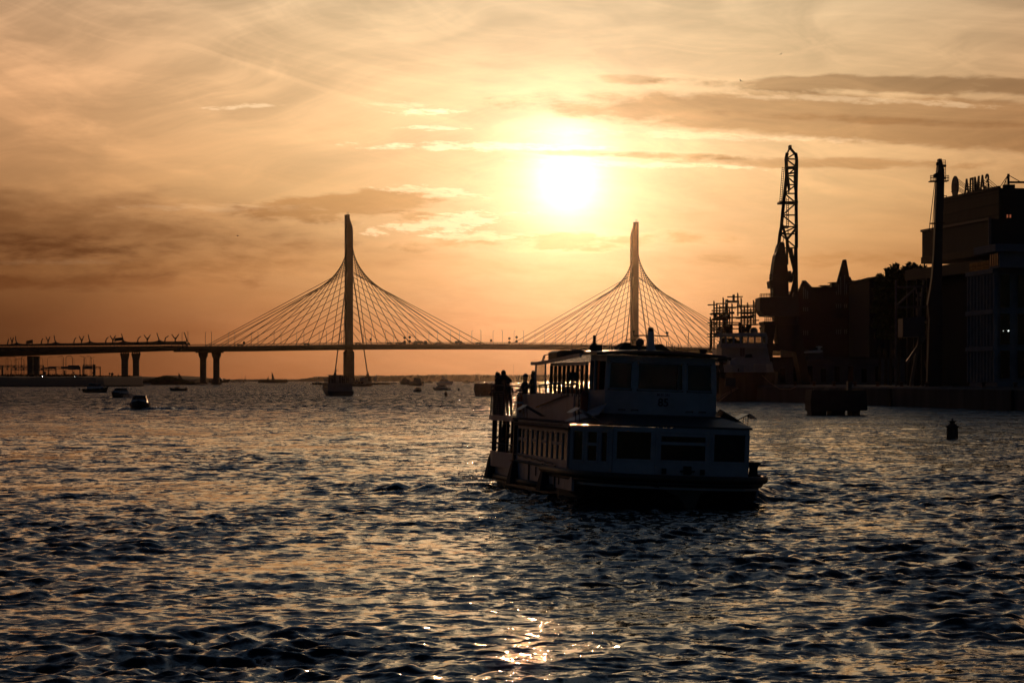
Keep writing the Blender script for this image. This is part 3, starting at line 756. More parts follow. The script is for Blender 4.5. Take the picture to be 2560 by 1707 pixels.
put(motorboat('low open boat beside a buoy off the spit', 6.0, 2.2, 'open'), 445, 977, 170)
put(motorboat('small dark motorboat heading this way, directly below the pair of tour boats', 4.6, 2.3, 'cruiser'), 1045, 980, -80)
put(motorboat('grey cabin boat with a glinting windscreen corner, left of the dark cylinder buoys', 6.2, 2.9, 'cruiser', mat('grey_hull', (.2, .2, .21), .4)), 1102, 976, 160)
put(motorboat('white motor yacht with flybridge far out near the hazy shore', 13, 4.4, 'yacht', M_white), 1114, 962, -32)
put(motorboat('tiny open boat between the tower and the tour boats', 6, 2.4, 'open'), 985, 959.5, 180)
put(motorboat('tiny white cabin boat right of the tour boats', 9, 3, 'cruiser', M_white), 1072, 957.5, 200)
put(motorboat('tiny cabin boat near the ferry-side sail', 9.5, 3, 'cruiser'), 1165, 957.5, 160)
put(motorboat('very small boat trailing another close to the ferry-side sail', 6.5, 2.4, 'open'), 1179, 957, 160)
put(motorboat('tiny low boat between the passing yachts and the fast ferry', 9, 2.6, 'open'), 584, 955.5, 0)
put(motorboat('tiny dark boat in the open water between the long tour boat and the tower', 4, 2, 'open'), 762, 956.5, -90)

def person_bit(m, x, y, z, h=1.7, w=.42):
    m.lathe([(w * .28, 0), (w * .42, h * .3), (w * .38, h * .48), (w * .52, h * .62), (w * .5, h * .76), (w * .2, h * .83), (w * .16, h * .86), (w * .25, h * .92), (w * .2, h * .98), (.02, h)], (x, y, z), 8)
crowd = None
def passenger(at, lab, grp, h=1.7):
    global crowd
    if crowd is None:
        m = MB(); person_bit(m, 0, 0, 0); crowd = o = m.build('person', mat('dark_clothes', (.03, .03, .035), .8)); 
    else: o = crowd.copy(); COL.objects.link(o)
    tag(o, lab, 'person', grp); o.location = at; o.scale = (h / 1.7,) * 3; return o
def tour_boat(label, L, B, px, py, rz, n=0, lab2='', crowd_h=1.7):
    t = thing('tour_boat', label, 'boat'); put(t, px, py, rz)
    m = MB(); hull(m, L, B, 1.1, .8, .4, .95, .45); m.build('hull', M_navy, t)
    m = MB(); cabin(m, -L * .40, L * .36, B * .92, 1.1, 2.85, 0, .5, .97); m.build('cabin', mat('boat_white', (.22, .22, .23), .45, scale=1), t)
    for s in (-1, 1):
        for i in range(6):
            x = -L * .36 + i * L * .115
            m = MB(); m.box((x + L * .045, s * B * .458, 2.05), (L * .09, .05, .85)); m.build('window', M_gdark, t)
    m = MB(); m.box((L * .352 - .2, 0, 2.05), (.06, B * .72, .85), m=Matrix.Rotation(R(-16), 3, 'Y')); m.build('window', M_gdark, t)
    m = MB(); m.box((-L * .03, 0, 2.92), (L * .82, B * .98, .12)); m.build('upper_deck', M_steel, t)
    m = MB(); cabin(m, L * .12, L * .27, B * .55, 2.98, 4.7, .1, .35, .92); m.build('wheelhouse', MATS['boat_white'], t)
    m = MB(); m.box((L * .245, 0, 4.1), (.06, B * .46, .7), m=Matrix.Rotation(R(-12), 3, 'Y')); m.build('window', M_gdark, t)
    m = MB(); m.box((L * .18, 0, 4.78), (L * .2, B * .62, .1)); m.tube([(L * .16, 0, 4.8), (L * .14, 0, 6.3)], .06, 6); m.bar((L * .15, -.6, 5.8), (L * .15, .6, 5.8), .08); m.build('roof', MATS['boat_white'], t)
    m = MB()
    for s in (-1, 1):
        for z in (3.45, 4.0): m.tube([(-L * .43, s * B * .47, z), (L * .10, s * B * .47, z)], .035, 5)
        for i in range(9): m.bar((-L * .43 + i * L * .066, s * B * .47, 2.95), (-L * .43 + i * L * .066, s * B * .47, 4.0), .06)
    for z in (3.45, 4.0): m.tube([(-L * .43, -B * .47, z), (-L * .43, B * .47, z)], .035, 5)
    m.build('railing', M_steel, t)
    Mx = ROOT[t.name]; r_ = random.Random(int(px))
    for i in range(n):
        p = Mx @ Vector((-L * .40 + L * .50 * ((i + .5) / n), (-1) ** i * B * r_.uniform(.1, .4), 2.98))
        passenger(p, lab2, lab2.replace('passenger in dark clothes', 'passengers'), crowd_h * r_.uniform(.9, 1.08))
    return t
tour_boat('two-deck tour boat crowded with passengers in front of the left pylon', 15, 6.2, 843, 989, 100, 18, 'passenger in dark clothes standing on the crowded tour boat before the left pylon')
tour_boat('pale two-deck tour boat partly behind the crowded one, at the left pylon foot', 20, 6.6, 897, 966, -40, 6, 'passenger in dark clothes on the pale tour boat at the left pylon foot')
tour_boat('two-deck tour boat with rounded glinting sides, left one of the far pair', 14, 7.6, 1012, 961.5, 96, 0)
tour_boat('taller boxy two-deck tour boat, right one of the far pair', 16, 8.2, 1042, 964.5, 84, 0)
# long low tour boat side-on with a crowd on its roof, far out
t = thing('river_liner', 'long low tour boat side-on with a crowd on its roof, far out left', 'boat'); put(t, 684, 957.3, 0)
m = MB(); hull(m, 34, 6, 2.2, .8, .3, .95, .4); m.build('hull', M_navy, t)
m = MB(); m.box((0, 0, 2.9), (31, 5.2, 1.6)); m.build('cabin', M_dark, t)
m = MB(); m.box((13.2, 0, 4.4), (3.4, 4.6, .2)); m.bar((11.6, 2, 3.6), (11.6, 2, 4.4), .15); m.bar((14.8, 2, 3.6), (14.8, 2, 4.4), .15); m.bar((11.6, -2, 3.6), (11.6, -2, 4.4), .15); m.bar((14.8, -2, 3.6), (14.8, -2, 4.4), .15); m.build('canopy', M_dark, t)
for i in range(22): passenger(ROOT[t.name] @ Vector((-14 + i * 1.12, random.uniform(-1.5, 1.5), 3.7)), 'passenger in dark clothes on the roof of the long low tour boat', 'passengers on the long tour boat', random.uniform(1.3, 1.75))
# fast ferry behind the bridge piers
t = thing('fast_ferry', 'streamlined fast ferry with pointed bow behind the two bridge piers', 'boat'); put(t, 549, 957, 0)
m = MB(); hull(m, 25, 5.5, 3.0, .8, 1.6); m.build('hull', M_navy, t)
m = MB(); cabin(m, -11, 4.5, 4.8, 2.6, 4.4, .8, 1.6); cabin(m, -1, 3, 3.6, 4.3, 6.0, .5, 1.6); m.build('cabin', MATS['boat_white'], t)
m = MB(); m.box((-3.4, -2.35, 3.6), (12.5, .1, .7)); m.box((-3.4, 2.35, 3.6), (12.5, .1, .7)); m.build('windows', M_gdark, t)
m = MB(); m.tube([(0, 0, 6), (-.6, 0, 8)], .12, 6); m.build('mast', M_dark, t)

def sailboat(label, px, py, top, sail=1, L=9, rz=0, jib=0, lean=0, tint=None, mast=None):
    D = wl(py); t = thing('sailing_boat', label, 'sailing boat', group='sailing boats'); put(t, px, py, rz)
    hgt = Zw(top, D)
    m = MB(); hull(m, L, L * .3, .9, .3, .4); m.build('hull', M_navy, t)
    m = MB(); cabin(m, -L * .2, L * .15, L * .2, .9, 1.5, .1, .5); m.build('cabin', M_white, t)
    m = MB(); m.tube([(.3, 0, .5), (.3 + lean, 0, hgt)], .13, 6, .07); m.build('mast', M_dark, t)
    if sail:
        w = L * .42; pts = [(.1 + lean, 0, hgt * .97), (.1 - w * .45, .25, hgt * .66), (.1 - w * .85, .35, hgt * .34), (.1 - w, .25, 1.9), (.1, 0, 1.7)]
        m = MB(); m.prism(pts, (0, .06, 0)); m.build('mainsail', tint or M_sail, t)
    if jib:
        w = L * .4; pts = [(.6 + lean, 0, hgt * .85), (.6 + w * .55, .3, hgt * .5), (.6 + w, .1, 1.3), (.7, 0, 1.5)]
        m = MB(); m.prism(pts, (0, .06, 0)); m.build('jib', tint or M_sail, t)
    return t
M_dsail = mat('dark_sailcloth', (.08, .07, .07), .8)
sailboat('sailing boat with a dark curved sail beside the left bridge pier, far left', 447, 961, 931, 1, 10, 180, 0, 0, M_dsail)
sailboat('bare-masted sailing boat left of a dark sail between the piers and the tour boat', 604.5, 956.5, 929, 0, 9)
sailboat('sailing boat under a dark full sail just right of a bare mast', 613, 956.5, 937, 1, 8, 90, 1, 0, M_dsail)
sailboat('distant dark triangular sail behind the long tour boat, left of a tall mast', 671, 955.5, 939.5, 1, 9, 60, 0, 0, M_dsail)
sailboat('distant tall mast with a narrow dark sail behind the long tour boat', 680, 955.5, 928.5, 1, 10, 200, 0, .3, M_dsail)
sailboat('hazy sailing boat with a pale sail left of the left pylon', 794, 955, 942, 1, 8, 30)
sailboat('hazy sailing boat with a pale sail over the low pier right of the left pylon', 940.5, 955.2, 934, 1, 10, 40)
sailboat('tall pale sail against the far shore left of the dark mooring block', 1190.5, 955.3, 933, 1, 11, 180)
sailboat('bare tall mast seen between the passengers on the ferry stern', 1283, 957, 911.5, 0, 10)
sailboat('pale sail seen between the bare mast and the man in a cap', 1298, 956, 934, 1, 10, 20)
sailboat('tiny sail far off at the left bank edge, left of the viaduct pier', 296, 952.4, 932, 1, 14, 0, 0, 0, M_dsail)

def buoy(label, px, py, s=1.0, kind='can'):
    t = thing('buoy', label, 'buoy', group='dark can buoys' if kind == 'can' else None); put(t, px, py, 0); t.scale = (s,) * 3
    m = MB()
    if kind == 'can':
        m.lathe([(.34, -.3), (.36, 0), (.35, .68), (.44, .72), (.44, .77), (.33, .80), (.2, .90), (.16, .96)], n=20); m.build('float', M_rust, t)
        m = MB(); m.lathe([(.10, .94), (.26, 1.06), (.28, 1.10), (.12, 1.11)], n=16); m.build('collar', M_dark, t)
        m = MB(); m.lathe([(.05, 1.08), (.07, 1.14), (.05, 1.24), (.01, 1.27)], n=10); m.build('lantern', M_gdark, t)
    else:
        m.lathe([(.5, -.2), (.62, .05), (.5, .25)], n=14); m.build('float', M_rust, t)
        m = MB(); m.lathe([(.4, .2), (.06, 1.7), (.02, 1.75)], n=8); m.build('cone', M_dark, t)
    return t
buoy('large dark can buoy with a flanged lid, alone on the water at right', 2381, 1096, 1.02)
buoy('dark can buoy left of the mooring block, nearer and bigger of two', 1115, 991, 1.0)
buoy('dark can buoy left of the mooring block, farther and smaller of two', 1147, 977, .82)
buoy('small cone buoy left of the crowded tour boat', 801, 967, .75, 'cone')
buoy('tiny dark float in open water right of the long tour boat', 733, 965, .55, 'cone')
for px, s in ((198.5, 1.2), (205.5, .8), (212, 1.0)):
    buoy({198.5: 'largest and leftmost of three little dark floats off the left bank', 205.5: 'smallest of three little dark floats off the left bank, in the middle', 212: 'rightmost of three little dark floats off the left bank'}[px], px, 976.5, s * .65)
# mooring block behind the ferry's stern
D = 632; k = D / F
t = thing('mooring_block', 'dark square concrete mooring block standing in the water behind the ferry stern', 'mooring block', (Xw(1212, D), D, 0))
m = MB(); m.prism([Vector((Xw(px, D), D, Zw(py, D))) for px, py in ((1190, 996), (1184, 972), (1185, 968), (1186.5, 959), (1262, 959), (1262, 996))], (0, 5, 0)); m.build('block', mat('dark_concrete', (.09, .08, .075), .9, scale=1.5, var=.4), t, world=True)
m = MB()
for px, w, h in ((1192, 3, 2), (1197, 2, 3.2), (1205, 2.4, 2.2), (1215, 8, 2.6), (1228, 4, 1.8), (1240, 5, 2)): m.box((Xw(px, D), D + 2, Zw(959 - h / 2, D)), (w * k, .8, h * k))
m.build('fittings', M_rust, t, world=True)
m = MB(); m.box((Xw(1200.5, D), D - .06, Zw(987, D)), (.6 * k, .1, 5 * k)); m.build('pale_mark', M_white, t, world=True)
# birds
def bird(label, px, py, D, s, tilt):
    t = thing('bird', label, 'bird', P(px, py, D), R(40), 'birds in the sky'); t.scale = (s,) * 3; t.rotation_euler.x = R(tilt)
    m = MB(); m.loft([[(x, r * math.cos(a), r * math.sin(a)) for a in [i * math.pi / 3 for i in range(6)]] for x, r in ((-.35, .01), (-.2, .07), (.05, .1), (.22, .07), (.28, .05), (.36, .01))]); 
    for sg in (-1, 1): m.add([(-.1, sg * .06, .02), (.12, sg * .06, .02), (.16, sg * .45, .22), (.0, sg * .95, .16), (-.06, sg * .45, .2)], [[0, 1, 2, 4], [4, 2, 3]])
    m.build('body', M_dark, t); return t
bird('small dark bird with raised wings against the dark cloud at upper right', 1852, 203, 300, .42, 30)
bird('tiny bird high in the pale sky at upper right', 1952, 136, 340, .34, -20)
bird('tiny bird low in the sky left of the left pylon', 594, 590, 420, .5, 10)
# ------------------------------------------------------------------ right bank: quay
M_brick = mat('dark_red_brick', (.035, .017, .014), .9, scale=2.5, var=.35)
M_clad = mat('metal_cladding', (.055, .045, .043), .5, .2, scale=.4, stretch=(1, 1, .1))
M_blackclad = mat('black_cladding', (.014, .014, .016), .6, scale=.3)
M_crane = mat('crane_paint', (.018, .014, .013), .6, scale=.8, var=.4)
qa, qb = P(1950, 1005, 462), P(2620, 1029, 324)             # the waterline of the quay
qdir = (qb - qa); qdir.z = 0; qlen = qdir.length; qdir.normalize(); qn = Vector((-qdir.y, qdir.x, 0))
def Q(s, off=0, z=0): return Vector((qa.x, qa.y, 0)) + qdir * s + qn * off + Vector((0, 0, z))
m = MB(); m.loft([[Q(s, 0, -2), Q(s, 0, 2.45), Q(s, .6, 2.75), Q(s, 60, 2.8), Q(s, 160, 2.9), Q(s, 160, -2)] for s in (-120, -60, 0, 40, 80, 120, qlen + 60)])
o = m.build('quay', mat('quay_concrete', (.055, .057, .066), .85, scale=.25, var=.5, stretch=(1, 1, .25), bump=.4)); struct(o)
fl = None
for i in (6, 11, 20):
    p = Q(2 + i * 6.2, -.18, 1.0)
    if fl is None:
        fl = thing('quay_fender', 'dark upright timber fender against the quay wall', 'fender', p, math.atan2(qdir.y, qdir.x), 'upright fenders along the quay wall')
        MB().box((0, 0, 0), (.45, .35, 2.9)).build('timber', M_rub, fl)
    else: place(copy_tree(fl), p, math.atan2(qdir.y, qdir.x))
bl = None
for i in range(12):
    p = Q(6 + i * 13, 1.2, 2.76)
    if bl is None:
        bl = thing('bollard', 'squat iron bollard on the quay edge', 'bollard', p, 0, 'bollards on the quay edge')
        MB().lathe([(.3, 0), (.22, .15), (.2, .4), (.34, .5), (.34, .6), (.1, .66)], n=14).build('post', M_rust, bl)
    else: place(copy_tree(bl), p, 0)
# low pale sheds and wall behind the ship along the quay
def slab(name, label, cat, px0, px1, py0, py1, D, depth, m_, group=None):
    t = thing(name, label, cat, (Xw((px0 + px1) / 2, D), D, Zw(py1, D)), 0, group)
    m = MB(); m.prism([P(px0, py1, D), P(px1, py1, D), P(px1, py0, D), P(px0, py0, D)], (0, depth, 0)); m.build('wall', m_, t, world=True)
    return t
t = slab('warehouse', 'low pale warehouse with a flat roof behind the moored ship', 'warehouse', 1930, 2262, 896, 962, 530, 26, mat('pale_render', (.09, .095, .11), .8, scale=.4, var=.3))
m = MB(); m.box((Xw(2096, 530), 543, Zw(894.5, 530)), (332 * 530 / F + .6, 27, .35)); m.build('roof', M_dark, t, world=True)
for i in range(9):
    px = 1950 + i * 34; m = MB(); m.prism([P(px, 955, 529.94), P(px + 13, 955, 529.94), P(px + 13, 915 if i % 3 else 921, 529.94), P(px, 915 if i % 3 else 921, 529.94)], (0, -.08, 0)); m.build('door' if i % 3 == 0 else 'window', M_gdark, t, world=True)
t = slab('site_cabin', 'small pale hut with a roof vent in front of the brick buildings', 'hut', 2022, 2058, 874, 900, 510, 8, MATS['pale_render'])
m = MB(); m.prism([P(2019, 878, 509.6), P(2054, 874, 509.6), P(2058, 879, 509.6), P(2050, 882, 509.6), P(2019, 882, 509.6)], (0, 9, 0)); m.build('roof', M_white, t, world=True)
m = MB(); m.lathe([(.25, 0), (.25, .5), (.6, .55), (.6, .75), (.1, .8)], P(2048, 876, 512), 12); m.build('roof_vent', M_white, t, world=True)

# ------------------------------------------------------------------ brick warehouses with tall gables
t = thing('brick_building', 'dark brick building with a sharp needle gable and rows of narrow windows', 'building', (Xw(2090, 600), 600, 2.8))
D = 600
sil = [(1994, 985), (1994, 733), (2008, 701.5), (2014, 701.5), (2028, 717.5), (2092, 718), (2092, 706), (2094, 704.5), (2109, 649), (2116, 649), (2123.5, 692), (2126, 692), (2130, 701), (2175, 703), (2180, 985)]
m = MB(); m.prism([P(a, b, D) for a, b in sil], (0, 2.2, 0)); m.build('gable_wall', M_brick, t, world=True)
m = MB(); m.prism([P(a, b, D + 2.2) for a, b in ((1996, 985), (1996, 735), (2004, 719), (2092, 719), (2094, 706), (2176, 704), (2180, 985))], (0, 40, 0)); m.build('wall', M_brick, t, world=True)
def slits(xs, y0, y1, tops=None):
    for i, x in enumerate(xs):
        yt = tops[i] if tops else y0
        m = MB(); m.prism([P(x - 1.1, y1, D), P(x + 1.1, y1, D), P(x + 1.1, yt, D), P(x - 1.1, yt, D)], (0, -.10, 0)); m.build('window', mat('pale_window', (.20, .19, .19), .25, scale=.5), t, world=True)
slits((2009, 2014, 2019), 0, 747, (717, 722, 727)); slits((2009, 2014, 2019), 768, 778)
slits((2091, 2096, 2101.5, 2111.5, 2116), 0, 737, (728, 712, 692, 688, 711)); slits((2091, 2096, 2101.5, 2111.5, 2116), 760, 770); slits((2091, 2096, 2101.5, 2111.5, 2116), 824, 835); slits((2009, 2014, 2019), 826, 838)
m = MB(); m.prism([P(2084, 793, D), P(2120, 790, D), P(2120, 791.4, D), P(2084, 794.4, D)], (0, -.5, 0)); m.build('ledge', M_brick, t, world=True)
m = MB(); m.prism([P(a, b, D - .3) for a, b in ((2007, 701), (2014.6, 701), (2030, 717), (2026, 719), (2012, 705))], (0, 3.0, 0)); m.build('roof', mat('zinc_roof', (.10, .09, .09), .45, .3), t, world=True)
for x0, x1, y0, y1 in ((2052, 2071, 712.6, 718.5), (2076, 2093, 705, 719), (2146, 2156, 698.6, 704)):
    m = MB(); m.prism([P(x0 + 4, y1, D + 8), P(x1 - 4, y1, D + 8), P(x1 - 4, y0 + 1.5, D + 8), P(x0 + 4, y0 + 1.5, D + 8)], (0, 4, 0)); m.prism([P(x0, y0 + 1.5, D + 7), P(x1, y0 + 1.2, D + 7), P(x1, y0, D + 7), P(x0, y0 + .4, D + 7)], (0, 6, 0)); m.build('roof_vent', M_dark, t, world=True)
t = thing('office_building', 'dark flat-roofed block with a projecting eave between the needle gable and the trees', 'building', (Xw(2210, 560), 560, 2.8))
D = 560
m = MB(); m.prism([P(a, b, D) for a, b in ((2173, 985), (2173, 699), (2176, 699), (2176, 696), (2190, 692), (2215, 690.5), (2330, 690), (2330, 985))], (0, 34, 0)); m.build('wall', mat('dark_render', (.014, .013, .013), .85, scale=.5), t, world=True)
m = MB(); m.prism([P(a, b, D - 1) for a, b in ((2168, 694), (2182, 692), (2200, 690), (2200, 691.8), (2176, 694.5), (2169, 695.4))], (0, 35, 0)); m.build('eave', M_dark, t, world=True)
for r_ in range(5):
    for c_ in range(9):
        x = 2186 + c_ * 15; y = 712 + r_ * 40
        m = MB(); m.prism([P(x, y + 17, D), P(x + 7, y + 17, D), P(x + 7, y, D), P(x, y, D)], (0, -.08, 0)); m.build('window', M_gdark, t, world=True)

# ------------------------------------------------------------------ trees
def tree(label, px, base_y, top_y, D, w_px, seed, n=1500, spiky=.5):
    r_ = random.Random(seed); hgt = Zw(top_y, D) - 2.8; wd = w_px * 1.7 * D / F
    t = thing('tree', label, 'tree', (Xw(px, D), D, 2.8), 0, 'trees on the right bank')
    m = MB(); m.tube([(0, 0, 0), (.1, 0, hgt * .3), (-.1, .1, hgt * .6), (0, 0, hgt * .88)], .3, 8, .06)
    limbs = []
    for i in range(9):
        a = r_.uniform(0, 6.28); z = hgt * r_.uniform(.3, .75); L = wd * .5 * r_.uniform(.5, .95)
        e = Vector((math.cos(a) * L, math.sin(a) * L, z + hgt * r_.uniform(.1, .25))); limbs.append(e)
        m.tube([(0, 0, z), e * .5 + Vector((0, 0, z * .5)), e], .12, 5, .03)
    m.build('trunk', M_bark, t)
    m = MB(); cl = []
    for i in range(44):
        z = r_.uniform(.42, .97); rr = wd * .5 * math.sin(math.pi * min(.97, (z - .34) / .68)) ** .6 * r_.uniform(.3, 1.0); a = r_.uniform(0, 6.28)
        cl.append((Vector((rr * math.cos(a), rr * math.sin(a), z * hgt)), r_.uniform(.12, .24) * wd))
    cl += [(Vector((r_.uniform(-.1, .1) * wd, 0, hgt * .97)), .06 * wd)] * 2
    for i in range(int(n * 2.4)):
        c, rad = r_.choice(cl); d = Vector((r_.gauss(0, 1), r_.gauss(0, 1), r_.gauss(0, 1))).normalized() * rad * r_.uniform(.3, 1.1)
        p = c + d; s = r_.uniform(.16, .46)
        u_ = Vector((r_.gauss(0, 1), r_.gauss(0, 1), r_.gauss(0, 1) + spiky)).normalized(); v_ = u_.cross(Vector((r_.gauss(0, 1), r_.gauss(0, 1), r_.gauss(0, 1)))).normalized()
        m.add([p - u_ * s, p + v_ * s * .5, p + u_ * s * 1.3, p - v_ * s * .5], [[0, 1, 2, 3]])
    m.build('crown', M_leaf, t); return t
tree('small pointed tree standing apart at the left end of the tree row', 2214, 800, 667, 470, 19, 1, 900, 1.5)
tree('low ragged tree just left of the small pointed tree', 2198, 800, 682, 475, 22, 2, 800, 1.0)
tree('broad tree rising right of the small pointed tree', 2246, 800, 657, 468, 42, 3, 1900, .8)
tree('wide tree with an even top left of the steel platform', 2276, 800, 655, 472, 44, 4, 1900, 1.0)
tree('loose tree showing through the gap under the steel platform', 2300, 800, 664, 478, 34, 5, 1100, .6)
tree('low tree filling in below the small pointed tree', 2226, 800, 684, 466, 40, 6, 1300, .6)
# ------------------------------------------------------------------ shipyard hall with roof sign
FD = Vector((-4.45, 30.0, 0)).normalized()                    # the long face runs away from the viewer
t = thing('shipyard_hall', 'huge dark shipyard hall clad in ribbed metal with a sign on its roof', 'building', (Xw(2502, 415), 415, 2.8))
c1 = Vector((Xw(2502, 415), 415, 0)); zt = Zw(470, 415)
def hallp(s, z, out=0): return c1 + FD * s + Vector((-FD.y, FD.x, 0)) * out + Vector((0, 0, z))
Lh = 28.3
zb = Zw(560, 415)
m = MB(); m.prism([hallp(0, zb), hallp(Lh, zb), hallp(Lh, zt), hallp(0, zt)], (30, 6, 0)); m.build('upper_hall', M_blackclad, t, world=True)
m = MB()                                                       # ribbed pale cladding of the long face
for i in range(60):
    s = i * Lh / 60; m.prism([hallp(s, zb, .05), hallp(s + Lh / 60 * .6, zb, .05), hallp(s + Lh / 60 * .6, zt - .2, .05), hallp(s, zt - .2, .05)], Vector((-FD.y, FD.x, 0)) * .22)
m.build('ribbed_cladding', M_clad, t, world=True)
m = MB()
for zz in (.25, .55, .86): m.prism([hallp(0, zb + (zt - zb) * zz, .28), hallp(Lh, zb + (zt - zb) * zz, .28), hallp(Lh, zb + (zt - zb) * zz + .18, .28), hallp(0, zb + (zt - zb) * zz + .18, .28)], Vector((-FD.y, FD.x, 0)) * .12)
m.bar(hallp(-.1, zb, .2), hallp(-.1, zt, .2), .35); m.bar(hallp(0, zt + .1, .2), hallp(Lh, zt + .1, .2), .4)
m.build('cladding_rail', M_blackclad, t, world=True)
# lower block stepping out
c2 = Vector((Xw(2476, 398), 398, 0)); z2 = Zw(547, 398)
def lowp(s, z, out=0): return c2 + FD * s + Vector((-FD.y, FD.x, 0)) * out + Vector((0, 0, z))
L2 = 33.3; z2b = Zw(636, 398)
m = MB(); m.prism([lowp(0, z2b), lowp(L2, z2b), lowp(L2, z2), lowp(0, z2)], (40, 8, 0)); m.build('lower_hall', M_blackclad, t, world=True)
m = MB()
for i in range(60):
    s = i * L2 / 60; m.prism([lowp(s, z2b, .05), lowp(s + L2 / 60 * .6, z2b, .05), lowp(s + L2 / 60 * .6, z2b + 1.0, .05), lowp(s, z2b + 1.0, .05)], Vector((-FD.y, FD.x, 0)) * .2)
m.build('ribbed_skirt', M_clad, t, world=True)
m = MB(); m.bar(lowp(0, z2, .1), lowp(L2, z2, .1), .35); m.bar(lowp(0, z2b, .1), lowp(0, z2, .1), .4); m.build('corner_trim', mat('trim_metal', (.16, .13, .12), .5, .3), t, world=True)
# gantry platform under the block, columns down to the ground
m = MB(); zp = Zw(652, 400)
m.prism([lowp(-1, zp - 1.6, 1.5), lowp(37.5, zp - 1.6, 1.5), lowp(37.5, zp, 1.5), lowp(-1, zp, 1.5)], (34, 7, 0)); m.build('platform', M_crane, t, world=True)
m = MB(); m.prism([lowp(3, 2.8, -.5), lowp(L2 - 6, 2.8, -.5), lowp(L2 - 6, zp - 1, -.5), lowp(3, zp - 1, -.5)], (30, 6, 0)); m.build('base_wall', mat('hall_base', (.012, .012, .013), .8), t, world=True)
for s in (26, 31.5, 36.5):
    m = MB(); m.bar(lowp(s, 2.8, 1.2), lowp(s, zp - 1, 1.2), .5); m.build('column', M_crane, t, world=True)
m = MB(); m.bar(lowp(26, 4, 1.2), lowp(31.5, zp * .6, 1.2), .25); m.bar(lowp(31.5, 4, 1.2), lowp(26, zp * .6, 1.2), .25); m.bar(lowp(26, zp * .6, 1.2), lowp(36.5, zp * .6, 1.2), .3); m.build('bracing', M_crane, t, world=True)
for dx_ in (0, 3.4):
    m = MB(); m.box(P(2520 + dx_ * 2.2, 540, 397) + Vector((0, .5, 0)), (.16, .3, .45)); m.build('lit_window', lamp_mat('warm_bulb', (1, .22, .06), .22) if dx_ == 0 else MATS['warm_bulb'], t, world=True)
m = MB()
for a, b in (((2352, 500), (2352, 487)), ((2357, 500), (2357, 487)), ((2366, 498), (2366, 489)), ((2352, 490), (2366, 490))): m.bar(P(*a, 444), P(*b, 444), .12)
m.build('roof_rail', M_dark, t, world=True)
# little derrick on the roof at the right edge
t = thing('roof_derrick', 'small braced derrick on the hall roof at the right edge of the picture', 'derrick', P(2521, 467, 416))
m = MB(); m.bar(P(2521, 468, 416), P(2521, 435, 416), .32); m.build('mast', M_crane, t, world=True)
m = MB(); m.bar(P(2524, 456, 416), P(2600, 456, 418), .3); m.build('boom', M_crane, t, world=True)
for a, b in (((2521, 436), (2502, 465)), ((2521, 437), (2508, 466)), ((2521, 438), (2553, 456)), ((2515, 466), (2515, 452))):
    m = MB(); m.bar(P(*a, 416), P(*b, 416), .1); m.build('stay', M_crane, t, world=True)
m = MB(); m.box(P(2522, 466.5, 416), (1.6, 1.5, .5)); m.build('base', M_crane, t, world=True)

# sign on the roof: round emblem and five letters standing along the long face
RZ = math.atan2(FD.y, FD.x) + math.pi                         # text runs from the far end to the near end
UPR = Matrix.Rotation(RZ, 4, 'Z') @ Matrix.Rotation(R(90), 4, 'X')
def text_mesh(name, s, size, depth, m_, parent, M4, bold=.0):
    cu = bpy.data.curves.new(name, 'FONT'); cu.body = s; cu.size = size; cu.extrude = depth; cu.align_x = 'CENTER'; cu.offset = bold
    o = bpy.data.objects.new(name, cu); COL.objects.link(o)
    dg = bpy.context.evaluated_depsgraph_get(); me = bpy.data.meshes.new_from_object(o.evaluated_get(dg)); bpy.data.objects.remove(o); bpy.data.curves.remove(cu)
    me.transform(ROOT[parent.name].inverted() @ M4 if parent else M4)
    o = bpy.data.objects.new(name, me); COL.objects.link(o); me.materials.clear(); me.materials.append(m_); o.parent = parent
    ROOT[o.name] = ROOT[parent.name]
    return o
M_sign = mat('sign_letters', (.02, .025, .03), .5, scale=1)
def on_face(px):                                              # s along the face for a picture column
    best = min((abs(1280 + F * hallp(s * .05, 0).x / hallp(s * .05, 0).y - px), s * .05) for s in range(0, 720)); return best[1]
t = thing('roof_sign', 'roof sign of five standing letters reading АЛМАЗ on the shipyard hall', 'sign', hallp(on_face(2443), zt))
for ch, px, hh in (('А', 2419, 36), ('Л', 2430.5, 36), ('М', 2444.5, 36.5), ('А', 2458.5, 37), ('З', 2470, 37)):
    s = on_face(px); p = hallp(s, zt + .15, .15); size = hh * p.y / F / .70
    text_mesh('letter', ch, size, .09, M_sign, t, Matrix.Translation(p) @ UPR, .035)
    m = MB(); inn = Vector((FD.y, -FD.x, 0))
    for a in (-.5, .5): m.bar(p + FD * a + Vector((0, 0, 1.6)), p + FD * a + inn * 1.6 - FD * .9, .08); m.bar(p + FD * a + Vector((0, 0, .8)), p + FD * a + inn * 1.0 - FD * .6, .07)
    m.build('brace', M_crane, t, world=True)
s = on_face(2390); p = hallp(s, Zw(467.5, hallp(s, 0).y), .15)
t = thing('emblem_disc', 'tall round emblem disc standing on the hall roof left of the letters', 'sign', hallp(s, zt))
rr = 27.5 * p.y / F; M3 = (Matrix.Rotation(RZ, 3, 'Z') @ Matrix.Rotation(R(90), 3, 'X'))
m = MB(); m.lathe([(rr * .97, -.1), (rr, -.06), (rr, .06), (rr * .97, .1)], p, 40, M3); m.build('disc', mat('emblem_grey', (.10, .09, .085), .5), t, world=True)
ov = Vector((-FD.y, FD.x, 0)) * .12
def fp(a, b): return p + M3 @ Vector((a * rr, b * rr, .0)) + ov
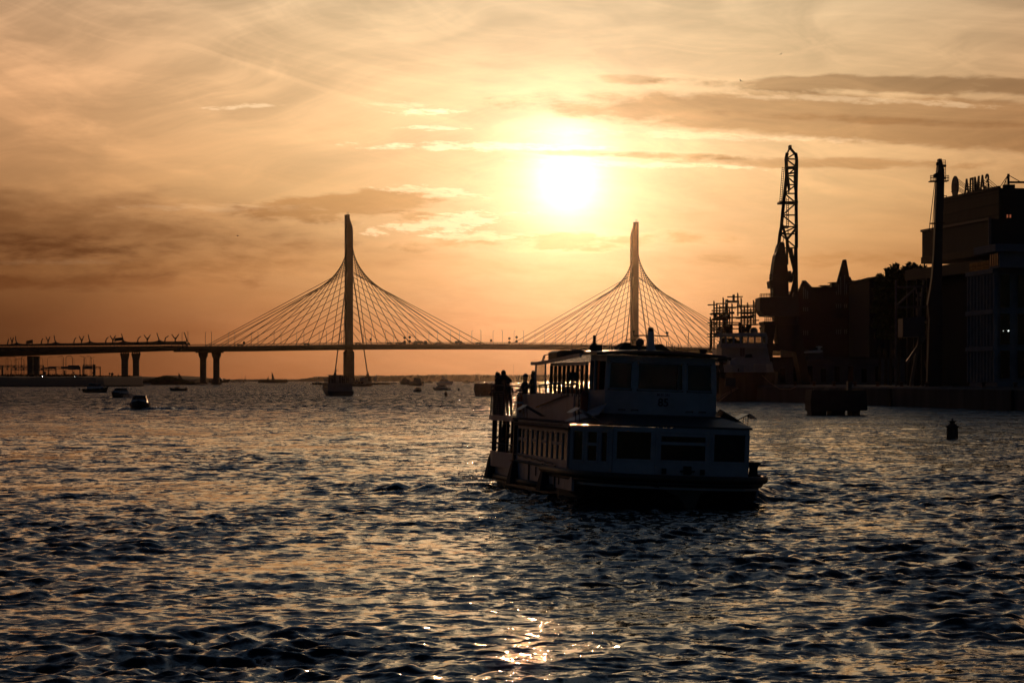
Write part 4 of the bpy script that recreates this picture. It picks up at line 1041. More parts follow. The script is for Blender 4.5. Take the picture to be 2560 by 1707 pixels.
m = MB(); m.prism([fp(-.98, -.42), fp(.95, -.42), fp(.95, -.36), fp(.55, -.30), (fp(.55, .28)), fp(.3, .30), fp(.22, .18), fp(-.25, .18), fp(-.3, .3), fp(-.55, .25), fp(-.6, -.3), fp(-.98, -.36)], ov * .15); m.build('emblem', M_sign, t, world=True)
m = MB(); m.prism([fp(-.32, .12), fp(0, .36), fp(.32, .12), fp(0, -.02)], ov * .3); m.build('emblem', M_sign, t, world=True)
m = MB(); inn = Vector((FD.y, -FD.x, 0))
for a in (-1.2, -.4, .4, 1.2):
    for z in (1.2, 0): m.bar(p + FD * a + Vector((0, 0, z)), hallp(s + a - 1.5, zt, -2.0 - z), .08)
m.build('brace', M_crane, t, world=True)

# ------------------------------------------------------------------ pale office block at the right edge
t = thing('office_block', 'pale office block with tall narrow window bays at the right edge', 'building', (Xw(2450, 372), 372, 2.8))
M_office = mat('pale_panel', (.20, .205, .24), .7, scale=.5, var=.2); D = 372
c3 = Vector((Xw(2484, D), D, 0)); OD = Vector((-1.3, 15.5, 0)).normalized(); ON = Vector((-OD.y, OD.x, 0)); zt3 = Zw(671, D); z03 = 2.8
LO = 11.8 / 1.0
def op_(s, z, out=0): return c3 + OD * s + ON * out + Vector((0, 0, z))
def zo(py): return Zw(py, D)
m = MB(); m.prism([op_(0, z03, -.5), op_(15, z03, -.5), op_(15, zt3, -.5), op_(0, zt3, -.5)], (40, 10, 0)); m.build('wall', M_office, t, world=True)
nb = 8
for (y0, y1) in ((688, 772), (784, 866), (876, 948)):
    for i in range(nb):
        s0 = .5 + i * 14 / nb; m = MB(); m.prism([op_(s0, zo(y1), -.44), op_(s0 + 14 / nb * .62, zo(y1), -.44), op_(s0 + 14 / nb * .62, zo(y0), -.44), op_(s0, zo(y0), -.44)], ON * .05); m.build('window', M_gdark, t, world=True)
for i in range(nb + 1):
    s0 = .12 + i * 14 / nb; m = MB(); m.prism([op_(s0 - .3, zo(955), -.5), op_(s0 + .3, zo(955), -.5), op_(s0 + .3, zo(683), -.5), op_(s0 - .3, zo(683), -.5)], ON * .5); m.build('pilaster', M_office, t, world=True)
for y in (676, 778, 870):
    m = MB(); m.prism([op_(-.1, zo(y + 6), -.48), op_(14.8, zo(y + 6), -.48), op_(14.8, zo(y - 5), -.48), op_(-.1, zo(y - 5), -.48)], ON * .62); m.build('band', M_office, t, world=True)
# face towards the viewer, right of the corner
for i, (xa, xb) in enumerate(((2500, 2524), (2546, 2570))):
    for y0, y1 in ((687, 768), (784, 860), (876, 945)):
        m = MB(); m.prism([Vector((Xw(x, D), D + (Xw(x, D) - c3.x) * .25 - .55, zo(y))) for x, y in ((xa, y1), (xb, y1), (xb, y0), (xa, y0))], (0, -.06, 0)); m.build('window', M_gdark, t, world=True)
# set-back top floor with a glazed terrace and a sky gap
m = MB(); z4 = zo(632); z5 = zo(671)
m.prism([op_(-3, z5), op_(2.2, z5), op_(2.2, z4), op_(-3, z4)], (40, 10, 0)); m.build('penthouse', M_office, t, world=True)
m = MB(); m.prism([op_(-4, z4 + .02, .8), op_(7.6, z4 + .02, .8), op_(7.6, z4 + 1.0, .8), op_(-4, z4 + 1.0, .8)], (40, 10, 0)); m.build('roof', M_office, t, world=True)
for i in range(4):
    m = MB(); s0 = -2.4 + i * 1.15; m.prism([op_(s0, z5 + .3, .02), op_(s0 + .6, z5 + .3, .02), op_(s0 + .6, z4 - .2, .02), op_(s0, z4 - .2, .02)], ON * .05); m.build('window', M_gdark, t, world=True)
m = MB(); m.prism([op_(2.6, z5, -.4), op_(14.5, z5, -.4), op_(14.5, z5 + 1.25, -.4), op_(2.6, z5 + 1.25, -.4)], ON * .04); m.build('glass_balustrade', glass('balustrade_glass', (.05, .05, .05), .25), t, world=True)
m = MB()
for z in (z5 + 1.27, z5 + .7): m.bar(op_(2.4, z, -.4), op_(14.6, z, -.4), .08)
for i in range(9): m.bar(op_(2.6 + i * 1.45, z5, -.4), op_(2.6 + i * 1.45, z5 + 1.27, -.4), .07)
m.build('handrail', M_crane, t, world=True)
for px, r_, k in ((2520.5, .085, 3.5), (2507.5, .055, 1.0)):
    m = MB(); m.ball(Vector((Xw(px, 371.2), 371.0, Zw(827, 371))), r_, 10, 7); m.build('lamp', lamp_mat('white_lamp_%s' % ('big' if k > 3 else 'small'), (.9, 1, .92), k), t, world=True)

# ------------------------------------------------------------------ level-luffing lattice crane (left)
t = thing('lattice_crane', 'tall lattice harbour crane with a jib standing almost upright', 'crane', (Xw(1950, 520), 520, 2.8))
D = 520; k = D / F
def cp(px, py, off=0): return P(px, py, D + off)
def lattice(name, L0, R0, rows, wd=3.2, th=.42, br_=.24):
    """four-legged lattice between two picture edges: rows = (py, left px, right px)"""
    for e in (0, 1):
        for o in (-wd / 2, wd / 2):
            m = MB()
            for (a, b) in zip(rows, rows[1:]): m.bar(cp(a[1 + e], a[0], o), cp(b[1 + e], b[0], o), th)
            m.build('jib_chord', M_crane, t, world=True)
    m = MB()
    for i, (a, b) in enumerate(zip(rows, rows[1:])):
        for o in (-wd / 2, wd / 2):
            m.bar(cp(a[1], a[0], o), cp(a[2], a[0], o), br_)
            if i % 2: m.bar(cp(a[1], a[0], o), cp(b[2], b[0], o), br_)
            else: m.bar(cp(a[2], a[0], o), cp(b[1], b[0], o), br_)
        for e in (0, 1):
            m.bar(cp(a[1 + e], a[0], -wd / 2), cp(a[1 + e], a[0], wd / 2), br_)
            m.bar(cp(a[1 + e], a[0], -wd / 2 if i % 2 else wd / 2), cp(b[1 + e], b[0], wd / 2 if i % 2 else -wd / 2), br_)
    m.build('jib_bracing', M_crane, t, world=True)
rows = [(741, 1973, 1992), (716, 1977, 1992), (690, 1974, 1992), (655, 1968, 1991), (620, 1946, 1991), (585, 1950, 1991), (567, 1953.5, 1991), (538, 1956, 1990.5), (508, 1959, 1990.5), (484, 1961.5, 1990), (462, 1964, 1990.5), (440, 1966, 1991), (418, 1966, 1991.5), (398, 1965, 1991.5), (383, 1968, 1989)]
lattice('jib', 0, 0, rows[4:], 3.0, .58, .26)
m = MB()
for o in (-1.5, 1.5):
    for a, b in (((1991, 620), (1992.5, 745)), ((1988, 620), (1986, 745)), ((1967, 600), (1988, 690)), ((1988, 690), (1976, 742)), ((1991, 660), (1980, 690)), ((1978, 620), (1992, 700)), ((1972, 742), (1990, 715)), ((1967, 600), (1991, 570)), ((1955, 560), (1967, 600)), ((1967, 600), (1968, 660)), ((1975, 640), (1992, 668))):
        m.bar(cp(*a, o), cp(*b, o), .42)
m.build('jib_root', M_crane, t, world=True)
m = MB(); m.prism([cp(a, b, -1.2) for a, b in ((1968, 383), (1973.5, 371), (1973.5, 363), (1979, 363), (1979.5, 370), (1990, 383), (1988.5, 385), (1978.5, 373), (1975, 373), (1970, 385))], (0, 2.4, 0)); m.build('jib_head', M_crane, t, world=True)
m = MB()
for o in (-1.5, 1.5):
    m.prism([cp(a, b, o) for a, b in ((1966, 402), (1970, 404), (1972, 440), (1976, 470), (1972, 488), (1969, 470), (1965, 440), (1963, 420))], (0, .3, 0))
    m.prism([cp(a, b, o) for a, b in ((1991.5, 402), (1987, 408), (1984, 440), (1985, 470), (1990, 500), (1992, 450))], (0, .3, 0))
    m.prism([cp(a, b, o) for a, b in ((1966, 417), (1991, 415), (1991, 423), (1966, 424))], (0, .3, 0)); m.prism([cp(a, b, o) for a, b in ((1970, 432), (1988, 430), (1988, 434), (1970, 437))], (0, .3, 0))
m.build('gusset_plates', M_crane, t, world=True)
m = MB(); m.box((Xw(1969, D), D, Zw(507.5, D)), (46 * k, 5, .35)); m.build('jib_platform', M_crane, t, world=True)
m = MB(); m.box((Xw(1962, D), D, Zw(568, D)), (16 * k, 3.5, .4)); m.build('jib_platform', M_crane, t, world=True)
m = MB()                                                       # ladder hanging off the left side
for o in (0, 1.0):
    m.bar(cp(1949 + o * 5, 507, 0), cp(1955.5 + o * 5, 418, 0), .10)
for i in range(20): m.bar(cp(1949 + i * .33, 506 - i * 4.5), cp(1955 + i * .33, 506 - i * 4.5), .09)
m.build('ladder', M_crane, t, world=True)
m = MB()
for i in range(14): m.bar(cp(1966.5, 500 + i * 5), cp(1971.5, 500 + i * 5), .1)
m.bar(cp(1966.5, 495), cp(1966.5, 567), .12); m.bar(cp(1971.5, 495), cp(1971.5, 567), .12)
m.bar(cp(1961, 568), cp(1957, 620), .1); m.bar(cp(1970, 568), cp(1967, 640), .08); m.bar(cp(1972, 575), cp(1969, 650), .08)
m.build('ladder', M_crane, t, world=True)
m = MB(); m.prism([cp(a, b, -3) for a, b in ((1931, 690), (1935, 660), (1939, 637), (1943, 628), (1947, 612), (1950, 606), (1956, 604), (1961, 607), (1963, 622), (1966, 648), (1969, 668), (1971, 690), (1972, 742), (1933, 742), (1933, 720), (1926, 719), (1924, 702), (1931, 700))], (0, 6, 0))
m.build('machine_tower', M_crane, t, world=True)
m = MB()
for zz in (686, 693, 700): m.box((Xw(1978, D), D, Zw(zz, D)), (24 * k, 2.2, .5))
for a in ((1974, 683), (1980, 690), (1983, 697), (1976, 701)): m.box((Xw(a[0], D), D, Zw(a[1], D)), (.5, 1.5, .8))
m.build('service_platform', M_crane, t, world=True)
m = MB(); m.box((Xw(1928, D), D, Zw(690, D)), (7 * k, 2, .6)); m.box((Xw(1926.5, D), D, Zw(696, D)), (5 * k, 2, .4)); m.box((Xw(1929, D), D, Zw(693, D)), (2 * k, 1, 7 * k))
m.build('control_cab', M_crane, t, world=True)
m = MB()
for px in (1969, 1981):
    for i in range(10): m.ball(cp(px, 628 + i * 3.6 + (px - 1969) * .3), .17, 6, 5)
m.build('chain', M_crane, t, world=True)
m = MB(); m.prism([cp(a, b, -5) for a, b in ((1900, 775), (1900, 743), (1996, 742), (1998, 790), (1966, 792), (1910, 789))], (0, 10, 0)); m.build('machine_house', mat('machine_house_paint', (.022, .02, .022), .6, scale=.6), t, world=True)
m = MB()
for z in (735, 739): m.bar(cp(1900, z, -5), cp(1933, z - 2, -5), .1)
for i in range(9): m.bar(cp(1900 + i * 4, 743, -5), cp(1900 + i * 4, 735 - i * .2, -5), .1)
for z in (796, 800): m.bar(cp(1912, z, -5), cp(1938, z, -5), .1)
for i in range(6): m.bar(cp(1912 + i * 5, 803, -5), cp(1912 + i * 5, 791, -5), .1)
m.build('handrail', M_crane, t, world=True)
m = MB(); m.prism([cp(a, b, -2.6) for a, b in ((1936, 790), (1994, 790), (1990, 806), (1938, 806))], (0, 5.2, 0)); m.build('slewing_ring', M_crane, t, world=True)
m = MB(); m.prism([cp(a, b, -5) for a, b in ((1909, 803), (1997, 802), (1998, 812), (1911, 813))], (0, 10, 0)); m.build('portal_beam', M_crane, t, world=True)
for pts in (((1912, 812), (1940, 812), (1938, 826), (1933, 856), (1930, 972), (1914, 972), (1917, 860), (1910, 830)), ((1941, 812), (2000, 812), (2008, 850), (2028, 972), (2008, 972), (1990, 880), (1950, 872), (1945, 850), (1941, 826))):
    m = MB(); m.prism([cp(a, b, -4) for a, b in pts], (0, 8, 0)); m.build('leg', M_crane, t, world=True)
m = MB(); m.prism([cp(a, b, -4) for a, b in ((1930, 858), (1952, 858), (1952, 876), (1930, 876))], (0, 8, 0)); m.build('cross_beam', M_crane, t, world=True)
m = MB(); m.lathe([(3.2 * k, 0), (4.6 * k, 0), (4.6 * k, .4), (3.2 * k, .4)], cp(1945, 850), 14, Matrix.Rotation(R(90), 3, 'X')); m.build('cable_drum', M_crane, t, world=True)

# ------------------------------------------------------------------ column crane (right)
t = thing('column_crane', 'slim box-column crane with ring platform standing before the shipyard hall', 'crane', (Xw(2348, 402), 402, 2.8))
D = 402; k = D / F
def kp(px, py, off=0): return P(px, py, D + off)
m = MB(); rings = []
for py, xl, xr in ((968, 2316, 2353), (800, 2322, 2354), (760, 2318, 2354), (720, 2325, 2353), (690, 2329, 2353), (640, 2333, 2354), (560, 2336.5, 2355), (500, 2338.5, 2358), (450, 2340.5, 2359), (438, 2341, 2359), (425, 2344, 2358.5), (398, 2345, 2352)):
    z = Zw(py, D); rings.append([(Xw(xl, D), D - .8, z), (Xw(xr, D), D - .8, z), (Xw(xr, D), D + .8, z), (Xw(xl, D), D + .8, z)])
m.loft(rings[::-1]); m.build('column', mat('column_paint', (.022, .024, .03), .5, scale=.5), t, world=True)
m = MB()
m.prism([kp(2326, 454, -1), kp(2372, 453, -1), kp(2372, 451, -1), kp(2326, 451.5, -1)], (0, 2, 0)); m.build('ring_platform', M_crane, t, world=True); m = MB()
m.prism([kp(a, b, -1) for a, b in ((2337, 436), (2341, 432), (2360, 432), (2361.5, 440), (2359, 443), (2340, 443))], (0, 2, 0))
m.box((Xw(2359, D), D, Zw(446, D)), (9 * k, 1, .3)); m.build('head_block', M_crane, t, world=True)
m = MB(); m.box((Xw(2360, D), D, Zw(415, D)), (9 * k, 1, .25)); m.build('ladder_landing', M_crane, t, world=True)
m = MB(); m.box((Xw(2343, D), D, Zw(410, D)), (4 * k, .8, .4)); m.build('sheave', M_crane, t, world=True)
m = MB()
for x0, x1 in ((2326, 2337), (2360, 2372)):
    for y in (439, 444.5): m.bar(kp(x0, y), kp(x1, y), .08)
    for i in range(4): m.bar(kp(x0 + (x1 - x0) * i / 3, 452), kp(x0 + (x1 - x0) * i / 3, 439), .08)
m.build('handrail', M_crane, t, world=True)
m = MB()                                                       # caged ladder at the head
for x in (2355.5, 2364.5): m.bar(kp(x, 448), kp(x - .8, 400), .07)
for i in range(14): m.bar(kp(2355, 446 - i * 3.5), kp(2364.5, 446 - i * 3.5), .06)
m.build('caged_ladder', M_crane, t, world=True)
for a, b in (((2342.5, 411), (2340, 432)), ((2337, 455), (2322.5, 577)), ((2339, 455), (2331, 575))):
    m = MB(); m.bar(kp(*a, -.5), kp(*b, -.5), .09); m.build('cable', M_crane, t, world=True)
m = MB(); m.prism([kp(a, b, -1) for a, b in ((2327, 557), (2364, 556), (2358, 559), (2332, 559))], (0, 2, 0)); m.build('platform', M_crane, t, world=True)
m = MB(); m.prism([kp(a, b, -2) for a, b in ((2257, 842), (2257, 796), (2312, 790), (2312, 842))], (0, 5, 0)); m.build('machine_cabin', mat('cabin_blue', (.05, .055, .075), .5), t, world=True)
for a, b in (((2300, 842), (2276, 968)), ((2312, 842), (2268, 905)), ((2296, 730), (2296, 796)), ((2310, 700), (2300, 790)), ((2240, 700), (2240, 968)), ((2290, 720), (2244, 762)), ((2240, 718), (2318, 716)), ((2244, 768), (2318, 767))):
    m = MB(); m.bar(kp(*a, -1.5), kp(*b, -1.5), .42 if a[1] > 840 else .28); m.build('strut', mat('strut_paint', (.07, .07, .075), .5), t, world=True)
t = thing('stair_tower', 'narrow glazed stair tower glinting left of the column crane', 'tower', (Xw(2296, 416), 416, 2.8)); D = 416
for x0, x1, y0, y1 in ((2289.5, 2292, 722, 735), (2296, 2304, 730, 742), (2289.5, 2292, 744, 753), (2296, 2300, 745, 753), (2289.5, 2292, 770, 789), (2296, 2299, 772, 788)):
    m = MB(); m.prism([P(x0, y1, D), P(x1, y1, D), P(x1, y0, D), P(x0, y0, D)], (0, .1, 0)); m.build('window', glass('stair_glass', (.3, .25, .22), .75, .2), t, world=True)
m = MB()
for x in (2287, 2294, 2307): m.bar(P(x, 968, D + .6), P(x, 716, D + .6), .4)
for y in (716, 742, 766, 792, 840): m.bar(P(2286, y, D + .8), P(2308, y, D + .8), .5)
m.build('frame', M_crane, t, world=True)

# ------------------------------------------------------------------ concrete dolphin in the water
D = wl(1037.5); k = D / F
t = thing('mooring_dolphin', 'large dark concrete mooring dolphin on stub piles in front of the quay', 'mooring dolphin', (Xw(2097, D), D, 0))
m = MB(); m.prism([P(a, b, D) for a, b in ((2030, 975), (2166, 975), (2169, 1024), (2166, 1026), (2028, 1028), (2027, 1000))], (0, 6, 0)); m.build('block', mat('dolphin_concrete', (.03, .033, .04), .85, scale=1.2, var=.4), t, world=True)
for a, b in ((2029, 2066), (2079, 2113), (2131, 2150)):
    m = MB(); m.prism([P(a, 1046, D + .6), P(b, 1046, D + .6), P(b, 1022, D + .6), P(a, 1022, D + .6)], (0, 4.5, 0)); m.build('pile', M_rub, t, world=True)
m = MB()
for px, w, h in ((2050, 20, 2), (2090, 26, 3), (2130, 10, 22), (2110, 12, 1.6)): m.box((Xw(px, D), D + 2.5, Zw(975 - h / 2, D)), (w * k, 1.4 if h > 9 else .6, h * k))
m.build('fittings', mat('fitting_paint', (.045, .05, .06), .5), t, world=True)

# ------------------------------------------------------------------ moored ship with scaffolded mast, bow towards the viewer
D = 478; k = D / F
t = thing('moored_ship', 'white-topped dark-hulled ship moored at the quay with bow towards the viewer', 'ship', (Xw(1870, D), D, 0))
M_ship = mat('ship_white', (.34, .36, .40), .5, scale=.3, var=.2); M_shull = mat('ship_hull', (.018, .016, .014), .6, scale=.4, var=.5)
def sp_(px, py, off=0): return P(px, py, D + off)
def xs(px): return Xw(px, D)
m = MB(); rings = []                                          # hull: stations from the bow back along the left side
for off, l0, l1, ytop in ((0, 1862, 1886, 930), (2.5, 1835, 1918, 930), (8, 1806, 1950, 930), (16, 1792, 1968, 929), (34, 1786, 1976, 928), (70, 1781, 1976, 926)):
    xl, xr = (l0 - CX) / F * (D + 0), (l1 - CX) / F * D; c_ = (xl + xr) / 2; zt_ = Zw(ytop, D); ov_ = min(1.0, off / 10)
    w0 = (xr - xl) / 2; wl_ = w0 * (.55 + .4 * ov_)
    rings.append([(c_ - w0, D + off, zt_), (c_ - wl_, D + off + 1.5, -1.5), (c_ + wl_, D + off + 1.5, -1.5), (c_ + w0, D + off, zt_)])
m.loft(rings); m.build('hull', M_shull, t, world=True)
m = MB(); rings = []                                          # white bulwark rising at the bow
for off, l0, l1 in ((-.3, 1860, 1888), (2.2, 1833, 1920), (7.7, 1804, 1944), (15.7, 1790, 1945), (33.7, 1784, 1942)):
    rings.append([(xs(l0), D + off, Zw(930.5, D)), (xs(l0), D + off, Zw(911, D)), (xs(l1 - 3), D + off, Zw(909, D)), (xs(l1), D + off, Zw(930.5, D))])
m.loft(rings); m.build('bulwark', M_ship, t, world=True)
m = MB(); m.prism([sp_(a, b, 17) for a, b in ((1804, 905), (1804, 860), (1808, 856), (1916, 856), (1926, 905))], (0, 12, 0)); m.build('deckhouse', M_ship, t, world=True)
m = MB(); m.prism([sp_(a, b, 11) for a, b in ((1825, 930), (1825, 900), (1845, 893), (1930, 904), (1936, 930))], (0, 8, 0)); m.build('foredeck', M_ship, t, world=True)
# wheelhouse: band of windows between sill and roof, open right through
m = MB(); m.prism([sp_(a, b, 15) for a, b in ((1801, 869), (1801, 858), (1917, 858), (1917, 869))], (0, 8, 0)); m.build('wheelhouse', M_ship, t, world=True)
m = MB(); m.prism([sp_(a, b, 14.6) for a, b in ((1793, 839), (1796, 833), (1915, 831), (1918, 838), (1917, 841), (1795, 841))], (0, 9, 0)); m.build('wheelhouse_roof', M_ship, t, world=True)
for a in (1802, 1815, 1834, 1852, 1870, 1887, 1905, 1916):
    for o in (15, 22.5):
        m = MB(); m.bar(sp_(a, 859, o), sp_(a, 840, o), .28 if a not in (1802, 1916) else .4); m.build('mullion', M_ship, t, world=True)
for a, b in ((1803, 1814), (1816, 1833), (1835, 1851), (1853, 1869), (1871, 1886), (1888, 1904), (1906, 1915)):
    m = MB(); m.prism([sp_(a, 858, 15.15), sp_(b, 858, 15.15), sp_(b, 841, 15.15), sp_(a, 841, 15.15)], (0, .05, 0)); m.build('window', glass('wheelhouse_glass', (.02, .02, .02), .4), t, world=True)
m = MB(); m.box((xs(1850), D + 19.5, Zw(853, D)), (62 * k, 2, .8)); m.box((xs(1831), D + 18, Zw(849, D)), (.9, 1, 1.2)); m.box((xs(1876), D + 19, Zw(848, D)), (.6, 1, 1.6)); m.box((xs(1846), D + 21, Zw(849.5, D)), (38 * k, .3, 1.2)); m.build('console', M_dark, t, world=True)
# left side of the ship going away, sun glow put into its paler colour
m = MB(); m.prism([sp_(1781, 985, 60), sp_(1781, 873, 60), sp_(1803, 873, 26), sp_(1803, 985, 26)], (2.5, 0, 0)); m.build('side_plating', mat('sunlit_ship_side', (.6, .54, .5), .5, scale=.4), t, world=True)
for px in (1794, 1798, 1801):
    m = MB(); o = 26 + (1803 - px) * 1.545; m.prism([sp_(px - .8, 886, o), sp_(px - .8, 878, o), sp_(px + .6, 878, o - 2), sp_(px + .6, 886, o - 2)], (-.08, -.05, 0)); m.build('porthole', M_gdark, t, world=True)
for px in (1789, 1793, 1797, 1802):
    m = MB(); o = 26 + (1803 - px) * 1.545; m.prism([sp_(px - .7, 917, o), sp_(px - .7, 910, o), sp_(px + .6, 910, o - 2), sp_(px + .6, 917, o - 2)], (-.08, -.05, 0)); m.build('porthole', M_gdark, t, world=True)
for px in (1829.5, 1846.5):
    m = MB(); m.box((xs(px), D + 1.8 if px > 1840 else D + 5.5, Zw(925, D)), (2.5 * k, 3, 8 * k)); m.build('fairlead', M_dark, t, world=True)
m = MB(); m.prism([sp_(a, b, 10.6) for a, b in ((1862, 894), (1864, 886), (1880, 885), (1882, 894))], (0, .4, 0)); m.build('windlass', M_dark, t, world=True)
m = MB()
for a, b in (((1852, 868), (1852, 890)), ((1860, 868), (1860, 890))): m.bar(sp_(*a, 16.6), sp_(*b, 16.6), .12)
for i in range(8): m.bar(sp_(1852, 869 + i * 3, 16.6), sp_(1860, 869 + i * 3, 16.6), .08)
m.build('ladder', M_dark, t, world=True)
for px, r_ in ((1799, 10), (1885, 10.5)):
    m = MB(); m.lathe([(r_ * .8 * k, 0), (r_ * k, 5 * k), (r_ * .96 * k, 9 * k), (r_ * .7 * k, 14 * k), (r_ * .3 * k, 16.5 * k), (.02, 17 * k)], sp_(px, 834, 19), 16); m.build('radome', M_ship, t, world=True, smooth=True)
m = MB(); m.lathe([(.1, 0), (3.4 * k, 0), (3.4 * k, .15), (.1, .15)], sp_(1901, 820, 19), 14, Matrix.Rotation(R(90), 3, 'X')); m.tube([sp_(1901, 834, 19), sp_(1901, 823, 19)], .1, 5); m.tube([sp_(1907, 834, 19), sp_(1907, 817, 19)], .07, 5); m.build('searchlight', M_dark, t, world=True)
m = MB(); rings = []
for py, w in ((832, 7), (800, 6), (780, 5), (775, 3.2), (755, 1.8), (740, 1.3)): rings.append([(xs(1837.5 + a * w), D + 21 + b * w * k, Zw(py, D)) for a, b in ((-1, -1), (1, -1), (1, 1), (-1, 1))])
m.loft(rings); m.build('mast', M_ship, t, world=True)
m = MB()
for y, a, b in ((754, 1818, 1848), (782, 1822, 1836), (790, 1800, 1822)): m.bar(sp_(a, y, 21), sp_(b, y, 21), .4)
m.tube([sp_(1817, 832, 21), sp_(1817, 757, 21)], .28, 6); m.ball(sp_(1818, 752, 21), 4.2 * k, 10, 8); m.ball(sp_(1816, 763, 21), 2.6 * k, 8, 6); m.box(sp_(1834, 745, 21), (.4, .4, 1.2))
for x in (1812, 1822, 1826, 1852, 1858, 1866, 1870): m.box(sp_(x, 822 + (x % 5) * 2, 20), (.7, .6, 1.0 + (x % 3) * .5))
m.tube([sp_(1850, 830, 20), sp_(1850, 806, 20)], .3, 6); m.bar(sp_(1845, 812, 20), sp_(1862, 818, 20), .3)
m.build('mast_fittings', M_dark, t, world=True)
# mooring lines
for pts in (((1905, 938, -1), (1925, 957, -8), (1950, 972, -16), (1975, 973, -24), (1988, 968, -30)), ((1846, 970, -2), (1820, 985, -12), (1803, 998, -30)), ((1843, 968, -2), (1812, 985, -16), (1790, 1000, -40))):
    m = MB(); m.tube([sp_(*q) for q in pts], .06, 5); m.build('mooring_line', M_rope, t, world=True)
m = MB(); m.prism([sp_(a, b, -3) for a, b in ((1793, 933), (1796, 929), (1808, 931), (1809, 944), (1807, 946), (1794, 942))], (0, .6, 0)); m.build('anchor_pocket', M_dark, t, world=True)
# scaffolding round the mast: its own structure
t = thing('scaffolding', 'spidery tube scaffolding with plank decks wrapped round the ship mast', 'scaffolding', (xs(1835), D + 21, Zw(832, D)))
uprights = [(1776, 792, 870), (1785, 752, 872), (1792, 758, 835), (1808, 743, 835), (1813, 768, 834), (1824, 770, 834), (1844.5, 732, 790), (1853, 744, 834), (1869, 756, 834), (1884, 750, 812), (1888.5, 755, 812), (1779, 800, 872), (1799, 762, 836), (1830, 758, 834), (1861, 765, 834), (1877, 770, 820)]
for o in (16.5, 25):
    for x, y0, y1 in uprights:
        m = MB(); m.tube([sp_(x + (o - 20) * .12, y0 + (o - 16) * .3, o), sp_(x + (o - 20) * .12, y1, o)], .11, 5); m.build('upright', M_rust, t, world=True)
decks = [(1783, 1825, 781.5), (1852, 1896, 779.5), (1776, 1822, 805.5), (1782, 1904, 810.5), (1776, 1800, 833.5), (1775, 1800, 841), (1850, 1886, 794)]
for a, b, y in decks:
    m = MB(); m.prism([sp_(a, y + .8, 16), sp_(b, y + .2, 16), sp_(b, y - 1.0, 16), sp_(a, y - .6, 16)], (0, 9.5, 0)); m.build('plank_deck', M_wood, t, world=True)
led = [(1769, 1792, 762), (1790, 1815, 759), (1818, 1857, 742), (1800, 1888, 768), (1779, 1823, 776.5), (1852, 1893, 775.5), (1776, 1822, 786), (1785, 1822, 792), (1778, 1820, 800), (1786, 1884, 793.5), (1852, 1885, 784), (1852, 1889, 790), (1850, 1898, 801), (1776, 1830, 818), (1850, 1890, 812), (1776, 1802, 826), (1786, 1890, 806.5), (1776, 1886, 822), (1784, 1840, 770), (1842, 1890, 764), (1780, 1826, 797)]
for o in (16.4, 25.2):
    m = MB()
    for a, b, y in led: m.bar(sp_(a, y + (o - 16) * .06, o), sp_(b, y - .4, o), .19)
    m.build('ledger', M_rust, t, world=True)
m = MB(); m.tube([sp_(1789, 786, 16.2), sp_(1789, 793, 16.2), sp_(1792, 794.5, 16.2), sp_(1880, 793, 16.2), sp_(1883, 790, 16.2), sp_(1883, 784, 16.2)], .16, 6)
for a, b in (((1791, 832), (1813, 806)), ((1788, 810), (1808, 780)), ((1869, 810), (1884, 781)), ((1853, 778), (1844, 745))): m.bar(sp_(*a, 16.4), sp_(*b, 16.4), .12)
m.build('guard_frame', M_rust, t, world=True)
# ------------------------------------------------------------------ the ferry (local axes: x to the bow, y to its left side, z up from the waterline)
FO = (4.90, 82.0, 0.0); FRZ, FRX = R(-80.7), R(-2.0)
fy = thing('ferry', 'white two-deck passenger ferry with number 85 on its wheelhouse, heading this way', 'ferry', FO, FRZ, None, FRX)
FM = ROOT[fy.name]
M_fw = mat('ferry_white', (.40, .42, .47), .38, scale=1.4, var=.22); M_fhull = mat('ferry_hull', (.035, .033, .036), .4, scale=1.2, var=.5)
M_fdark = mat('ferry_dark', (.03, .034, .045), .45, scale=2); M_fdeck = mat('ferry_deck', (.15, .15, .16), .95, scale=2, spec=.1)
M_fender = mat('fender_rubber', (.05, .038, .03), .55, scale=4); M_froof = mat('ferry_roof', (.30, .28, .28), .22, scale=1)
M_fglass = glass('ferry_glass', (.008, .009, .012), .82, .03); M_fclear = glass('ferry_clear_glass', (.02, .02, .022), .28, .05)
M_int = mat('ferry_interior', (.06, .05, .045), .7, scale=3); M_canvas = mat('tarpaulin', (.03, .04, .028), .85, scale=3)
def fb(name, m_, mb, par=None, smooth=False, bevel=0): return mb.build(name, m_, par or fy, smooth=smooth, bevel=bevel)
# hull
m = MB(); rings = []
for x, b0, b1, b2 in ((-17.3, 1.6, 2.2, 2.35), (-16.7, 2.3, 2.8, 2.85), (-14, 2.6, 2.98, 2.98), (-6, 2.7, 2.98, 2.98), (-3.5, 2.5, 2.95, 2.98), (-2, 2.05, 2.65, 2.92), (-1, 1.6, 2.2, 2.78), (0, .95, 1.6, 2.45), (.8, .35, 1.0, 2.0), (1.5, .08, .35, 1.2)):
    up = .25 if x > -3 else 0
    z0 = -.6 if x < -1 else (-.45 if x < .5 else -.1); z1 = .05 + max(0, (x + 3)) * .06; z2 = .28 + max(0, min(1, (x + 4.5) / 4)) * .38
    rings.append([(x, -b2, z2), (x, -b1, z1), (x, -b0, z0), (x, b0 * .80, z0), (x, b1 * .80, z1 + (.12 if x > -4 else 0)), (x, b2 * .87, z2)])
m.loft(rings); fb('hull', M_fhull, m)
m = MB()
